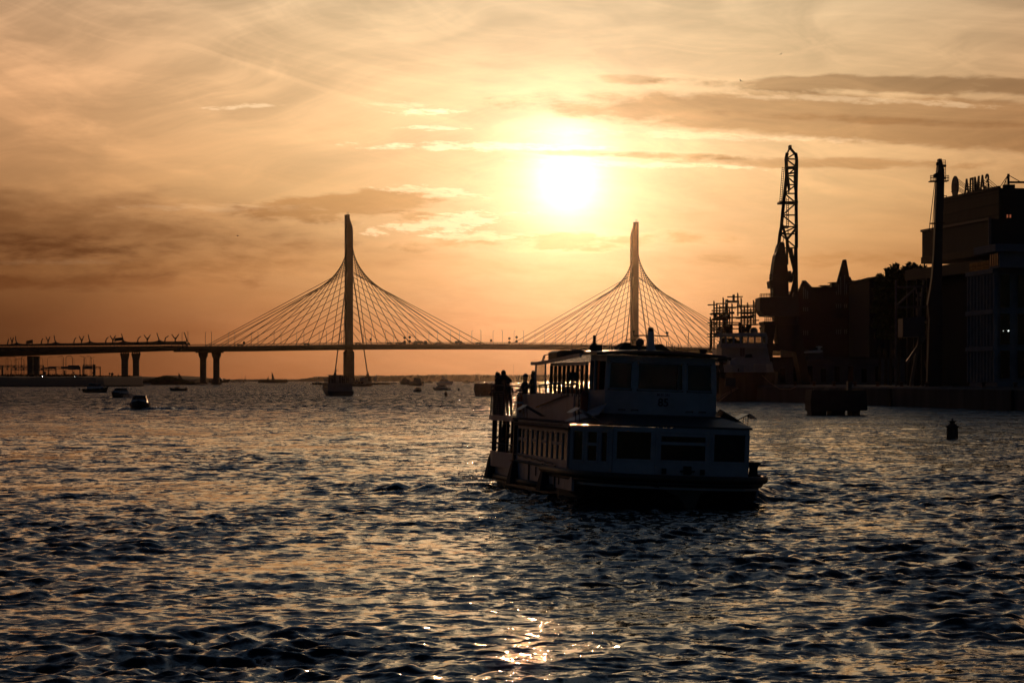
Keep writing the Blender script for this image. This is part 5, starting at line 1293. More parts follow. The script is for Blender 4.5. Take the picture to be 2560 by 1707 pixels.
for s in (-1, 1):                                              # white side plating, boards with gaps
    xs_ = [-16.6, -15.2, -13.8, -12.4, -11.3, -9.8, -8.2, -6.6, -5.2, -3.9, -2.4, -1.2]
    sy = 2.95 if s < 0 else 2.62
    m.box(((xs_[0] + xs_[-1]) / 2, s * sy, .60), (xs_[-1] - xs_[0], .04, .58))
    for a, b in zip(xs_, xs_[1:]): m.box(((a + b) / 2, s * (sy + .02), .60), (b - a - .03, .07, .57))
    fb('side_plating', M_fw, m); m = MB()
m = MB()
for s in (-1, 1):
    for x in (-11.25, -8.7, -6.2, -4.0): m.box((x, s * 3.02, .62), (.06, .05, .72))
    m.box((-7.4, s * 3.02, .70), (.03, .03, .3)); m.box((-3.3, s * 3.02, .58), (.04, .03, .3))
fb('plating_seam', M_fdark, m)
m = MB(); pts = [(-5.6, -3.0), (-2.0, -3.0), (-.6, -2.86), (.5, -2.45), (1.25, -1.75), (1.7, -.8), (1.8, 0), (1.7, .8), (1.25, 1.7), (.5, 2.3), (-.6, 2.6), (-2.0, 2.68), (-5.6, 2.68)]
m.prism([(a, b, .66) for a, b in pts], (0, 0, .20)); fb('bow_platform', M_fdeck, m)
m = MB(); m.tube([(a * 1.02, b * 1.035, .84) for a, b in pts], .115, 10); fb('bow_fender', M_fender, m, smooth=True)
m = MB(); m.tube([(a * .98, b * .99, .70) for a, b in pts], .085, 8); fb('lower_fender', M_fdark, m, smooth=True)
m = MB(); m.loft([[(a * .96 - .05, b * .975, .53), (a * .96 - .05, b * .975, .61), (a * .90 - .05, b * .93, .61), (a * .90 - .05, b * .93, .53)] for a, b in pts[1:-1]]); fb('bow_strake', M_fw, m)
for s in (-1, 1):
    m = MB(); m.tube([(-17.35, s * 2.3, .24), (-17.0, s * 2.75, .25), (-16, s * 3.02, .26), (-10, s * 3.04, .27), (-4.1, s * 3.0, .30)], .10, 8); fb('rubbing_strake', M_fender, m, smooth=True)
m = MB(); m.tube([(-17.35, -2.3, .24), (-17.7, 0, .24), (-17.35, 2.3, .24)], .1, 8); fb('rubbing_strake', M_fender, m, smooth=True)
for s in (-1, 1):
    for x, h in ((-16.2, .98), (-11.3, .9), (-5.5, .88)):
        m = MB(); rr = []
        for z, w, d in ((.16, .62, .30), (.45, .5, .25), (h - .12, .30, .18), (h, .26, .14)):
            rr.append([(x - w * .3, s * 2.99, z), (x + w, s * 2.99, z), (x + w * .9, s * (3.0 + d), z), (x - w * .3, s * (3.0 + d), z)])
        m.loft(rr); p = fb('side_fender', M_rub, m)
        m = MB(); m.box((x, s * 3.1, h + .02), (.34, .2, .03)); fb('fender_cap', M_rope, m, p)
m = MB(); m.prism([(-.2, 1.86, .52), (-.2, 2.14, .50), (-.15, 2.1, .1), (-.15, 1.93, .1)], (.3, 0, 0)); fb('hanging_fender', M_rub, m)
# low side rails on the outside of the house
for s in (-1, 1):
    m = MB(); n = 26
    m.tube([(-11.3 + 7.2 * i / n, s * 3.06, 1.13 - .10 * i / n + .025 * math.sin(i * 1.35)) for i in range(n + 1)], .022, 5); fb('slack_rope', M_rope, m)
    m = MB(); m.tube([(-11.2, s * 3.03, .93), (-3.6, s * 3.03, .90)], .045, 6)
    fb('side_handrail', M_rope, m)
# bollards
for x, y in ((-3.4, -2.72), (-.35, 2.28), (-3.4, 2.5)):
    m = MB(); m.box((x, y, .92), (.75, .28, .14))
    for d in (-.2, .2): m.lathe([(.10, .95), (.075, 1.12), (.10, 1.26), (.17, 1.30), (.17, 1.34), (.05, 1.36)], (x + d, y, 0), 12)
    fb('twin_bollard', M_rub, m)
# lower house: aft part with a run of windows on each side
for s in (-1, 1):
    y = -2.93 if s < 0 else 2.42
    m = MB(); m.box((-6.85, y, 1.02), (9.1, .08, .32)); m.box((-6.85, y, 2.142), (9.1, .08, .284)); fb('house_wall', M_fw, m)
    n = 10
    for i in range(n + 1):
        x = -11.4 + i * 9.1 / n
        m = MB(); m.box((x, y, 1.59), (.10, .09, .84)); fb('window_post', M_fw, m)
    for i in range(n):
        x = -11.4 + (i + .5) * 9.1 / n
        m = MB(); m.box((x, y, 1.59), (9.1 / n - .1, .02, .82)); g = fb('window', M_fglass, m)
        if i in (0, 1, 3, 5, 7, 8):
            m = MB(); m.box((x, y, 1.66), (9.1 / n - .1, .06, .09)); fb('window_bar', M_fw, m, g)
    m = MB(); m.box((-6.8, y + s * .05, 2.13), (9.2, .26, .07)); fb('eave', M_wood if s < 0 else M_fw, m)
    m = MB(); m.tube([(-11.2, y + s * .19, 2.20), (-2.4, y + s * .19, 2.23)], .022, 5); fb('eave_rail', M_rope, m)
m = MB(); m.box((-11.42, -.25, 1.5), (.06, 5.3, 1.3)); fb('aft_bulkhead', M_int, m)
m = MB(); m.box((-9, 0, .84), (15.5, 5.8, .05)); fb('lower_floor', M_int, m)
for i in range(6):
    for s in (-1, 1):
        m = MB(); m.box((-10.2 + i * 1.45, s * 1.5, 1.12), (.5, 1.5, .08)); m.box((-10.45 + i * 1.45, s * 1.5, 1.35), (.07, 1.5, .55)); fb('bench', M_int, m)
for s in (-1, 1):
    m = MB(); m.box((-2.05, -2.72 if s < 0 else 2.3, 1.57), (.5, .05, 1.42)); fb('side_door', M_fdark, m)
# fore part: faceted front, each facet a wall with openings
C = [(-1.8, -2.95), (-.08, -2.02), (.14, -.81), (.14, .81), (-.08, 2.02), (-1.8, 2.38)]
def facet(a, b, wins, z0=.86, z1=2.28):
    """wall from corner a to b with window openings (t0, t1, zb, zt)"""
    A = Vector((a[0], a[1], 0)); B = Vector((b[0], b[1], 0)); d = (B - A); L = d.length; d.normalize(); n = Vector((d.y, -d.x, 0)); rz = math.atan2(d.y, d.x)
    def bx(m, t0, t1, za, zb, th=.08, off=0): m.box(A + d * ((t0 + t1) / 2 * L) + n * off + Vector((0, 0, (za + zb) / 2)), ((t1 - t0) * L, th, zb - za), rz)
    m = MB(); zb = wins[0][2]; zt = wins[0][3]
    bx(m, 0, 1, z0, zb); bx(m, 0, 1, zt, z1)
    e = [0] + [q for w in wins for q in (w[0], w[1])] + [1]
    for i in range(0, len(e), 2): bx(m, e[i], e[i + 1], zb, zt)
    fb('house_wall', M_fw, m)
    for w in wins:
        m = MB(); bx(m, w[0], w[1], zb, zt, .02); g = fb('window', M_fglass, m)
        m = MB(); f = .035 / L
        for (p, q, r_, s_) in ((w[0] - f, w[1] + f, zb - .03, zb + .02), (w[0] - f, w[1] + f, zt - .02, zt + .03), (w[0] - f, w[0] + f, zb, zt), (w[1] - f, w[1] + f, zb, zt)): bx(m, p, q, r_, s_, .11)
        fb('window_frame', M_fw, m, g)
        if len(w) > 4:
            m = MB()
            for zz in w[4]: bx(m, w[0], w[1], zz - .045, zz + .045, .10)
            fb('window_bar', M_fw, m, g)
for sg in (1, -1):
    a, b = (C[0], C[1]) if sg > 0 else (C[4], C[5])
    ws = [(.06, .32, 1.22, 2.10), (.40, .66, 1.22, 2.10, (1.72,)), (.73, .90, 1.22, 2.10)]
    if sg < 0: ws = [tuple([1 - w[1], 1 - w[0], *w[2:]]) for w in ws[::-1]]
    facet(a, b, ws)
facet(C[1], C[2], [(.06, .92, 1.32, 2.15)])
facet(C[2], C[3], [(.08, .94, 1.32, 2.15, (1.83, 2.08))])
facet(C[3], C[4], [(.08, .94, 1.32, 2.15)])
for y, w, h in ((-.55, .12, .16), (.15, .22, .24), (.6, .12, .15)):
    m = MB(); m.box((.24, y, .94 + h / 2), (.1, w, h))
    if w > .2: m.box((.26, y, 1.03), (.08, .42, .05))
    fb('deck_fitting', M_rub, m)
m = MB(); m.prism([(-1.5, -2.6, 1.62), (-1.5, -2.2, 1.62), (-1.5, -2.2, 2.0), (-1.5, -2.35, 2.0)], (.02, .0, 0)); fb('window_reflection', M_white, m)  # flat white shape standing in for a triangular reflection in the side window
# roof of the lower house = upper deck
m = MB(); dk = [(-16.85, -2.2), (-16.66, -2.72), (-16.1, -3.2), (-15.2, -3.26), (-13, -3.06), (-1.9, -3.06), (-.05, -2.14), (.18, -.85), (.18, .85), (-.05, 2.14), (-1.9, 2.52), (-11.2, 2.56), (-12, 3.06), (-15.2, 3.26), (-16.1, 3.2), (-16.66, 2.72), (-16.85, 2.2)]
m.prism([(a, b, 2.285) for a, b in dk], (0, 0, .055)); fb('upper_deck', M_fdeck, m)
m = MB(); m.loft([[(a, b, 2.20), (a, b, 2.38), (a * .999 - .03, b * .985, 2.38), (a * .999 - .03, b * .985, 2.20)] for a, b in [(-12.0, -3.07), (-13, -3.08), (-15.2, -3.28), (-16.1, -3.22), (-16.7, -2.74), (-16.9, 0), (-16.7, 2.74), (-16.1, 3.22), (-15.2, 3.28), (-13, 3.08), (-12.0, 3.07)]]); fb('deck_edge', M_fw, m)
m = MB()                                                       # dark sloping visor over the front windows
lo = [(-1.9, -3.08), (-.05, -2.16), (.2, -.86), (.2, .86), (-.05, 2.16), (-1.9, 2.54)]; hi = [(-2.6, -2.2), (-1.5, -1.5), (-1.4, -.7), (-1.4, .7), (-1.5, 1.5), (-2.6, 2.2)]
m.loft([[(*a, 2.345) for a in lo], [(*a, 2.60) for a in hi], [(a[0] - .05, a[1] * .98, 2.62) for a in hi]], caps=False, closed=False); m.loft([[(*a, 2.345) for a in lo], [(*a, 2.42) for a in lo][:]][:1] * 2, caps=False, closed=False)
fb('visor', M_fdark, m)
m = MB(); m.prism([(*a, 2.605) for a in hi] + [(-4.6, 2.2, 2.605), (-4.6, -2.2, 2.605)], (0, 0, .03)); fb('foredeck', M_fdeck, m)
m = MB(); m.prism([(-3.0, -2.95, 2.345), (-1.95, -2.95, 2.345), (-1.5, -2.2, 2.58), (-2.6, -1.75, 2.9), (-3.3, -2.0, 2.75)], (0, 0, .03)); fb('deck_fairing', M_fw, m)
m = MB(); m.prism([(-4.2, 2.5, 2.345), (-1.95, 2.5, 2.345), (-1.5, 2.0, 2.58), (-2.6, 1.75, 2.85), (-4.0, 1.98, 2.75)], (0, 0, .03)); fb('deck_fairing', M_froof, m)
# wheelhouse
WX = -3.1
m = MB(); m.loft([[(WX + .02, -1.74, 2.6), (WX + .02, 1.74, 2.6), (-4.6, 1.95, 2.6), (-4.6, -1.95, 2.6)], [(WX + .05, -1.73, 3.34), (WX + .05, 1.73, 3.34), (-4.6, 1.93, 3.34), (-4.6, -1.93, 3.34)]]); fb('wheelhouse_base', M_fw, m)
m = MB(); m.loft([[(WX - .02, -1.70, 4.22), (WX - .02, 1.68, 4.22), (-4.6, 1.88, 4.22), (-4.6, -1.90, 4.22)], [(WX - .02, -1.69, 4.40), (WX - .02, 1.67, 4.40), (-4.6, 1.87, 4.40), (-4.6, -1.89, 4.40)]]); fb('wheelhouse_head', M_fw, m)
for a, b in ((-1.74, -1.64), (-.90, -.75), (.70, .80), (1.60, 1.74)):
    m = MB(); m.loft([[(WX - .04, a, 3.33), (WX - .04, b, 3.33), (WX + .04, b, 3.33), (WX + .04, a, 3.33)], [(WX - .09, a * .98, 4.23), (WX - .09, b * .98, 4.23), (WX - .01, b * .98, 4.23), (WX - .01, a * .98, 4.23)]]); fb('window_post', M_fw, m)
for a, b in ((-1.64, -.90), (-.75, .70), (.80, 1.60)):
    m = MB(); m.loft([[(WX - .03, a, 3.33), (WX - .03, b, 3.33), (WX - .01, b, 3.33), (WX - .01, a, 3.33)], [(WX - .08, a * .98, 4.23), (WX - .08, b * .98, 4.23), (WX - .06, b * .98, 4.23), (WX - .06, a * .98, 4.23)]]); g = fb('window', M_fglass, m)
    m = MB(); r_ = .022
    m.tube([(WX + .05, a + .05, 3.38), (WX + .05, b - .05, 3.38), (WX + .04, b - .02, 3.42), (WX + .0, b * .98 - .02, 4.15), (WX, b * .98 - .05, 4.19), (WX, a * .98 + .05, 4.19), (WX, a * .98 + .02, 4.15), (WX + .04, a + .02, 3.42), (WX + .05, a + .05, 3.38)], r_, 5); fb('window_frame', M_fw, m, g)
    if b - a > 1.2:
        m = MB(); m.bar((WX + .06, .52, 3.36), (WX + .02, .52, 4.2), .02); fb('wiper', M_fdeck, m, g)
for s in (-1, 1):
    for x0, x1 in ((-3.3, -3.9), (-4.0, -4.55)):
        m = MB(); m.box(((x0 + x1) / 2, s * 1.86, 3.78), (abs(x1 - x0) - .06, .02, .88)); fb('window', M_fclear, m)
        m = MB(); m.box((x1, s * 1.88, 3.78), (.08, .08, .92)); fb('window_post', M_fw, m)
m = MB(); m.box((-3.75, .3, 3.18), (.5, 2.2, .7)); m.lathe([(.3, -.03), (.33, 0), (.3, .03)], (-4.1, .3, 3.6), 18, Matrix.Rotation(R(70), 3, 'Y')); fb('helm_console', M_int, m)
m = MB(); m.box((-4.62, 0, 3.3), (.05, 3.7, 1.9)); fb('wheelhouse_bulkhead', M_int, m)
m = MB(); rr = []
for y in (-2.08, -1.6, -.8, 0, .8, 1.5, 1.9):
    zc = 4.405 + .11 * (1 - (y / 2.1) ** 2); rr.append([(-2.72, y, zc - .02), (-2.72, y, zc + .055), (-4.9, y, zc + .10), (-4.9, y, zc - .0)])
m.loft(rr); fb('wheelhouse_roof', M_fdark, m)
m = MB(); rr = []
for y in (-2.0, -1.5, -.8, 0, .8, 1.4, 1.8):
    zc = 4.405 + .11 * (1 - (y / 2.1) ** 2); rr.append([(-2.85, y, zc + .058), (-2.85, y, zc + .066), (-4.85, y, zc + .108), (-4.85, y, zc + .100)])
m.loft(rr); fb('roof_sheet', M_froof, m)
FT = FM @ Matrix.Translation((WX + .07, .085, 0)) @ Matrix.Rotation(R(90), 4, 'Z') @ Matrix.Rotation(R(90), 4, 'X')
M_num = mat('number_paint', (.03, .02, .05), .5)
text_mesh('registration_text', 'M 01 351', .105, .004, M_num, fy, FT @ Matrix.Translation((0, 3.205, -.02)), .001)
text_mesh('number_text', '85', .34, .004, M_num, fy, FT @ Matrix.Translation((0, 2.90, -.02)), .006)
for a in (-1.2, -.8, .9, 1.3):
    m = MB(); m.tube([(WX + .05, a - .1, 2.74), (WX + .12, a - .1, 2.76), (WX + .12, a + .1, 2.76), (WX + .05, a + .1, 2.74)], .015, 5); fb('grab_handle', M_fdark, m)
# upper saloon behind the wheelhouse: low wall, tall windows, arched canopy
for s in (-1, 1):
    m = MB(); m.box((-7.75, s * 2.0, 2.75), (6.3, .07, .86)); m.box((-7.75, s * 2.0, 4.13), (6.3, .08, .10)); fb('saloon_wall', M_fw, m)
    for i in range(9):
        x = -4.7 - i * 6.2 / 8
        m = MB(); m.box((x, s * 2.0, 3.64), (.10, .09, .92)); fb('window_post', M_fdark, m)
    for i in range(8):
        x = -4.7 - (i + .5) * 6.2 / 8
        m = MB(); m.box((x, s * 2.0, 3.64), (6.2 / 8 - .1, .015, .92)); fb('window', M_fclear, m)
m = MB(); m.box((-10.9, 1.0, 3.2), (.06, 1.9, 1.8)); m.box((-4.75, 1.5, 3.5), (.06, .9, 1.2)); fb('saloon_bulkhead', M_int, m)
for i in range(4):
    for s in (-1, 1):
        m = MB(); m.box((-9.8 + i * 1.4, s * 1.25, 2.75), (.45, 1.1, .08)); m.box((-10.0 + i * 1.4, s * 1.25, 3.05), (.07, 1.1, .6)); fb('bench', M_int, m)
m = MB(); rr = []
for x, z in ((-13.7, 4.17), (-12.5, 4.17), (-10.5, 4.21), (-8.0, 4.29), (-5.8, 4.36), (-4.8, 4.38)):
    rr.append([(x, y, z + (.12 if abs(y) < 1 else .04 if abs(y) < 2 else 0) + dz) for y, dz in ((-2.2, 0), (-1.6, 0), (0, 0), (1.6, 0), (2.2, 0), (2.2, .05), (1.6, .05), (0, .05), (-1.6, .05), (-2.2, .05))])
m.loft(rr); fb('canopy', M_froof, m)
for s in (-1, 1):
    m = MB(); rr = [[(x, s * 2.22, z - .05), (x, s * 2.22, z + .06), (x, s * 2.16, z + .06), (x, s * 2.16, z - .05)] for x, z in ((-13.75, 4.17), (-12.5, 4.17), (-10.5, 4.21), (-8.0, 4.29), (-5.8, 4.36), (-4.8, 4.38))]; m.loft(rr); fb('canopy_edge', M_fw, m)
    # slanting clear wind screen aft
    m = MB(); m.loft([[(-12.9, s * 2.16, 4.14), (-11.2, s * 2.16, 4.14)], [(-12.35, s * 2.26, 3.65), (-10.9, s * 2.2, 3.65)], [(-11.9, s * 2.30, 3.05), (-10.45, s * 2.24, 3.05)]], caps=False, closed=False); fb('wind_screen', glass('smoky_plastic', (.10, .085, .07), .45, .12), m)
    m = MB(); m.tube([(-13.0, s * 2.16, 4.14), (-12.4, s * 2.26, 3.65), (-11.95, s * 2.30, 3.05), (-11.9, s * 2.3, 2.4)], .03, 6); m.tube([(-11.15, s * 2.16, 4.14), (-10.85, s * 2.2, 3.65), (-10.4, s * 2.24, 3.05)], .03, 6); fb('screen_frame', M_fw, m)
# bulwark of the upper deck and its rails
for s in (-1,):
    m = MB(); m.prism([(-13.9, s * 2.62, 2.34), (-4.3, s * 2.45, 2.34), (-4.3, s * 2.45, 3.20), (-13.9, s * 2.62, 3.12)], (0, -s * .05, 0)); fb('bulwark', M_fw, m)
    for a, b in ((-10.3, -6.2), (-5.75, -3.6)):
        m = MB(); m.tube([(a, s * 2.5, 3.43), (b, s * 2.46, 3.52)], .028, 6)
        for i in range(4): x = a + (b - a) * i / 3; m.tube([(x, s * 2.5, 3.1), (x, s * 2.48, 3.44)], .016, 5)
        fb('deck_rail', M_fdeck, m)
    m = MB(); m.tube([(-9.8, s * 2.66, 2.72), (-4.9, s * 2.52, 3.16)], .03, 6); fb('boat_hook', M_rope, m)
    m = MB()
    for i in range(5): m.tube([(-3.95, s * 2.34, 2.55 + i * .145), (-3.25, s * 2.22, 2.55 + i * .145)], .016, 5)
    for a in (-3.95, -3.25): m.tube([(a, s * 2.36 if a < -3.5 else s * 2.22, 2.42), (a, s * 2.36 if a < -3.5 else s * 2.22, 3.3)], .018, 5)
    fb('ladder', M_fdeck, m)
    m = MB(); m.lathe([(.02, -.42), (.11, -.36), (.12, .3), (.06, .42), (.02, .43)], (-3.1, s * 2.35, 2.86), 12); fb('rescue_float', M_red, m)
for s in (-1, 1):
    m = MB(); m.box((-4.5, s * 2.5, 3.72), (.08, .32, .26)); m.tube([(-4.5, s * 2.2, 3.95), (-4.5, s * 2.42, 3.8)], .02, 5); m.tube([(-4.4, s * 2.5, 3.6), (-4.2, s * 2.5, 3.2)], .018, 5); fb('wing_mirror', M_fdark, m)
# stern gallery: posts, bulwark, rails, mesh
path = [(-13.9, -3.08), (-15.2, -3.22), (-16.1, -3.16), (-16.6, -2.7), (-16.8, 0), (-16.6, 2.7), (-16.1, 3.16), (-15.2, 3.22), (-13.9, 3.08)]
for z in (3.40, 3.18):
    m = MB(); m.tube([(a, b, z) for a, b in path], .026, 6); fb('stern_rail', M_fdeck, m)
m = MB()
for i in range(10): m.tube([(a, b, 2.42 + i * .075) for a, b in path], .011, 4)
fb('rail_mesh', M_fdark, m)
for s in (-1, 1):
    m = MB(); m.loft([[(a, s * b, 2.36), (a, s * b, 3.14), (a + .01, s * (b - .02), 3.14), (a + .01, s * (b - .02), 2.36)] for a, b in ((-15.85, 3.13), (-15.2, 3.18), (-14.5, 3.12), (-13.9, 3.04))]); fb('canvas_screen', M_canvas, m)
for a, b in path[:] + [(-14.6, -3.16), (-14.6, 3.16)]:
    m = MB(); m.tube([(a, b, 2.3), (a, b, 3.42)], .028, 6); fb('rail_post', M_fdark, m)
for a, b, w in ((-16.35, -2.95, .06), (-15.75, -3.1, .045), (-14.6, -3.05, .05), (-13.5, -2.97, .05), (-12.5, -2.97, .05), (-11.7, -2.97, .09), (-16.35, 2.95, .06), (-15.75, 3.1, .045), (-14.6, 3.05, .05), (-13.5, 2.97, .05), (-12.5, 2.97, .05), (-11.7, 2.97, .09)):
    m = MB(); m.bar((a, b, .9), (a, b, 2.25), w * 2); fb('deck_post', M_fdark, m)
m = MB(); m.loft([[(a, b * .995, .62), (a, b * .995, 1.14), (a + .04, b * .975, 1.14), (a + .04, b * .975, .62)] for a, b in [(-11.5, -2.98)] + path[1:-1] + [(-11.5, 2.98)]]); fb('stern_bulwark', M_fw, m)
m = MB(); m.tube([(-11.5, -2.99, 1.42)] + [(a, b, 1.42) for a, b in path[1:-1]] + [(-11.5, 2.99, 1.42)], .022, 6)
for i in range(10):
    for s in (-1, 1): m.bar((-15.4 + i * .42, s * 2.98, 1.12), (-15.4 + i * .42, s * 2.98, 1.42), .02)
fb('stern_rail', M_fdeck, m)
m = MB(); m.box((-14, 0, .86), (5.2, 5.5, .05)); fb('stern_floor', M_int, m)
m = MB(); m.box((-14.3, 1.4, 1.25), (3.5, .5, .08)); m.box((-14.3, 1.65, 1.5), (3.5, .08, .5)); fb('bench', M_int, m)
# raised gangways with thin props
for x, s in ((-9.2, -1), (-.9, -1), (-3.6, 1), (-9.2, 1)):
    y0 = 2.5 if x < -6 else (2.35 if s < 0 else 2.2)
    m = MB(); m.prism([(x - .42, s * y0, 2.40), (x + .42, s * y0, 2.40), (x + .42, s * (y0 + .62), 2.74), (x - .42, s * (y0 + .62), 2.74)], (0, 0, .03)); g = fb('gangway', M_froof, m)
    m = MB(); m.prism([(x - .42, s * (y0 + .62), 2.755), (x + .42, s * (y0 + .62), 2.755), (x + .42, s * (y0 + .86), 2.60), (x - .42, s * (y0 + .86), 2.60)], (0, 0, .025)); fb('gangway_lip', M_fw, m, g)
    m = MB()
    for d in (-.3, .3): m.tube([(x + d, s * (y0 + .6), 2.33), (x + d, s * (y0 + .62), 2.74)], .014, 5)
    fb('gangway_prop', M_fdark, m, g)
# roof gear
m = MB(); m.prism([(-13.0, a, b) for a, b in ((-1.75, 4.27), (-1.75, 4.55), (-1.62, 4.62), (-1.0, 4.66), (-.55, 4.62), (-.5, 4.55), (-.5, 4.27))], (1.6, 0, 0)); b = fb('raft_locker', mat('locker_paint', (.06, .04, .03), .45), m)
m = MB(); m.box((-12.2, -1.0, 4.68), (1.1, .55, .03)); fb('locker_lid', M_froof, m, b)
m = MB(); m.tube([(-13.2, -1.95, 4.2), (-13.0, -1.9, 4.45), (-12.9, -1.75, 4.5)], .02, 5); m.tube([(-12.9, -1.95, 4.2), (-12.8, -1.9, 4.43)], .02, 5); fb('roof_handle', M_fdeck, m)
m = MB(); m.lathe([(.10, 0), (.10, .12), (.14, .14), (.14, .28), (.08, .32), (.05, .36), (.05, .56), (.06, .58), (.02, .60)], (-4.9, -1.75, 4.42), 12); m.box((-4.9, -1.58, 4.62), (.16, .14, .22)); fb('horn', M_rub, m)
m = MB(); rr = []
for z, wx, wy in ((4.48, .30, .26), (4.6, .2, .16), (4.8, .13, .10), (5.0, .11, .085), (5.2, .10, .08)): rr.append([(-5 + a * wx, .04 + b * wy, z) for a, b in ((-1, -1), (1, -1), (1, 1), (-1, 1))])
m.loft(rr); mb_ = fb('mast', M_fw, m)
m = MB(); m.tube([(-5, -.52, 5.05), (-5, .02, 5.08), (-5, .58, 5.07)], .022, 6)
for y in (-.5, .56): m.lathe([(.02, 5.06), (.02, 5.14), (.05, 5.18), (.05, 5.21)], (-5, y, 0), 10)
fb('cross_arm', M_fdark, m, mb_)
m = MB(); m.lathe([(.08, 5.18), (.09, 5.22), (.09, 5.3), (.06, 5.33)], (-5, .04, 0), 12); fb('mast_lamp', M_fdark, m, mb_)
m = MB(); m.ball((-4.65, -.37, 4.84), .135, 14, 10); m.tube([(-4.65, -.37, 4.5), (-4.65, -.37, 4.75)], .05, 8); fb('searchlight', M_fdark, m, smooth=True)
m = MB(); m.prism([(-5.9, a, b) for a, b in ((-1.0, 4.46), (-1.0, 4.57), (-.78, 4.80), (-.74, 4.80), (-.73, 4.83), (-.58, 4.83), (-.57, 4.75), (.22, 4.73), (.25, 4.80), (.3, 4.82), (.42, 4.82), (.70, 4.60), (.70, 4.46))], (.9, 0, 0)); fb('folded_tarpaulin', M_canvas, m)
m = MB(); m.tube([(-5.4, -.68, 4.8), (-5.4, -.68, 4.93), (-5.4, .3, 4.93), (-5.4, .3, 4.8)], .012, 5); fb('tarpaulin_hoop', M_fdark, m)
for y, h, x in ((-1.18, .34, -5.3), (-1.12, .28, -5.3), (-.98, .26, -5.3), (.82, .38, -5.3), (.88, .30, -5.3), (1.0, .36, -5.3), (1.24, .72, -5.0), (.60, .4, -5.2)):
    m = MB(); m.tube([(x, y, 4.42), (x, y, 4.5 + h)], .011, 5); fb('whip_antenna', M_fdark, m)
m = MB(); m.lathe([(.10, 4.46), (.10, 4.62), (.12, 4.64), (.12, 4.68), (.03, 4.69)], (-4.0, 1.5, 0), 14); fb('roof_vent', M_rub, m)
m = MB(); m.tube([(-3.0, 1.85, 4.42), (-3.0, 2.06, 4.42)], .035, 8); m.ball((-3.0, 2.1, 4.41), .055, 10, 7); m.box((-3.2, 1.92, 4.40), (.3, .22, .14)); fb('side_lamp', M_fdark, m)
m = MB()
for i in range(4): m.tube([(-3.6, 1.92 + i * .03, 4.38), (-3.6, 1.95 + i * .035, 4.1), (-3.6, 2.0 + i * .03, 3.9 - i * .05), (-3.6, 2.06 + i * .02, 4.0)], .014, 5)
fb('cable_bundle', M_rub, m)
# life rings hang on the bulwark: things of their own
def life_ring(label, loc):
    t = thing('life_ring', label, 'life ring', FM @ Vector(loc), FRZ, None, FRX)
    n1, n2 = 36, 10; v = []; f = []
    for i in range(n1):
        a = 2 * math.pi * i / n1
        for j in range(n2):
            b = 2 * math.pi * j / n2; r_ = .285 + .065 * math.cos(b); v.append((r_ * math.cos(a), .045 * math.sin(b), r_ * math.sin(a)))
    for i in range(n1):
        for j in range(n2): f.append([i * n2 + j, ((i + 1) % n1) * n2 + j, ((i + 1) % n1) * n2 + (j + 1) % n2, i * n2 + (j + 1) % n2])
    m = MB(); m.add(v, f); m.build('ring', M_orange, t, smooth=True)
    m = MB()
    for i in range(4):
        a = math.pi / 4 * 2 * i; c_ = Vector((.285 * math.cos(a), 0, .285 * math.sin(a))); m.box(c_, (.155, .11, .08), m=Matrix.Rotation(-a, 3, 'Y'))
    m.build('white_band', M_fw, t)
    return t
life_ring('orange life ring with pale bands hung on the white bulwark by the ferry stern', (-12.7, -2.72, 2.84))

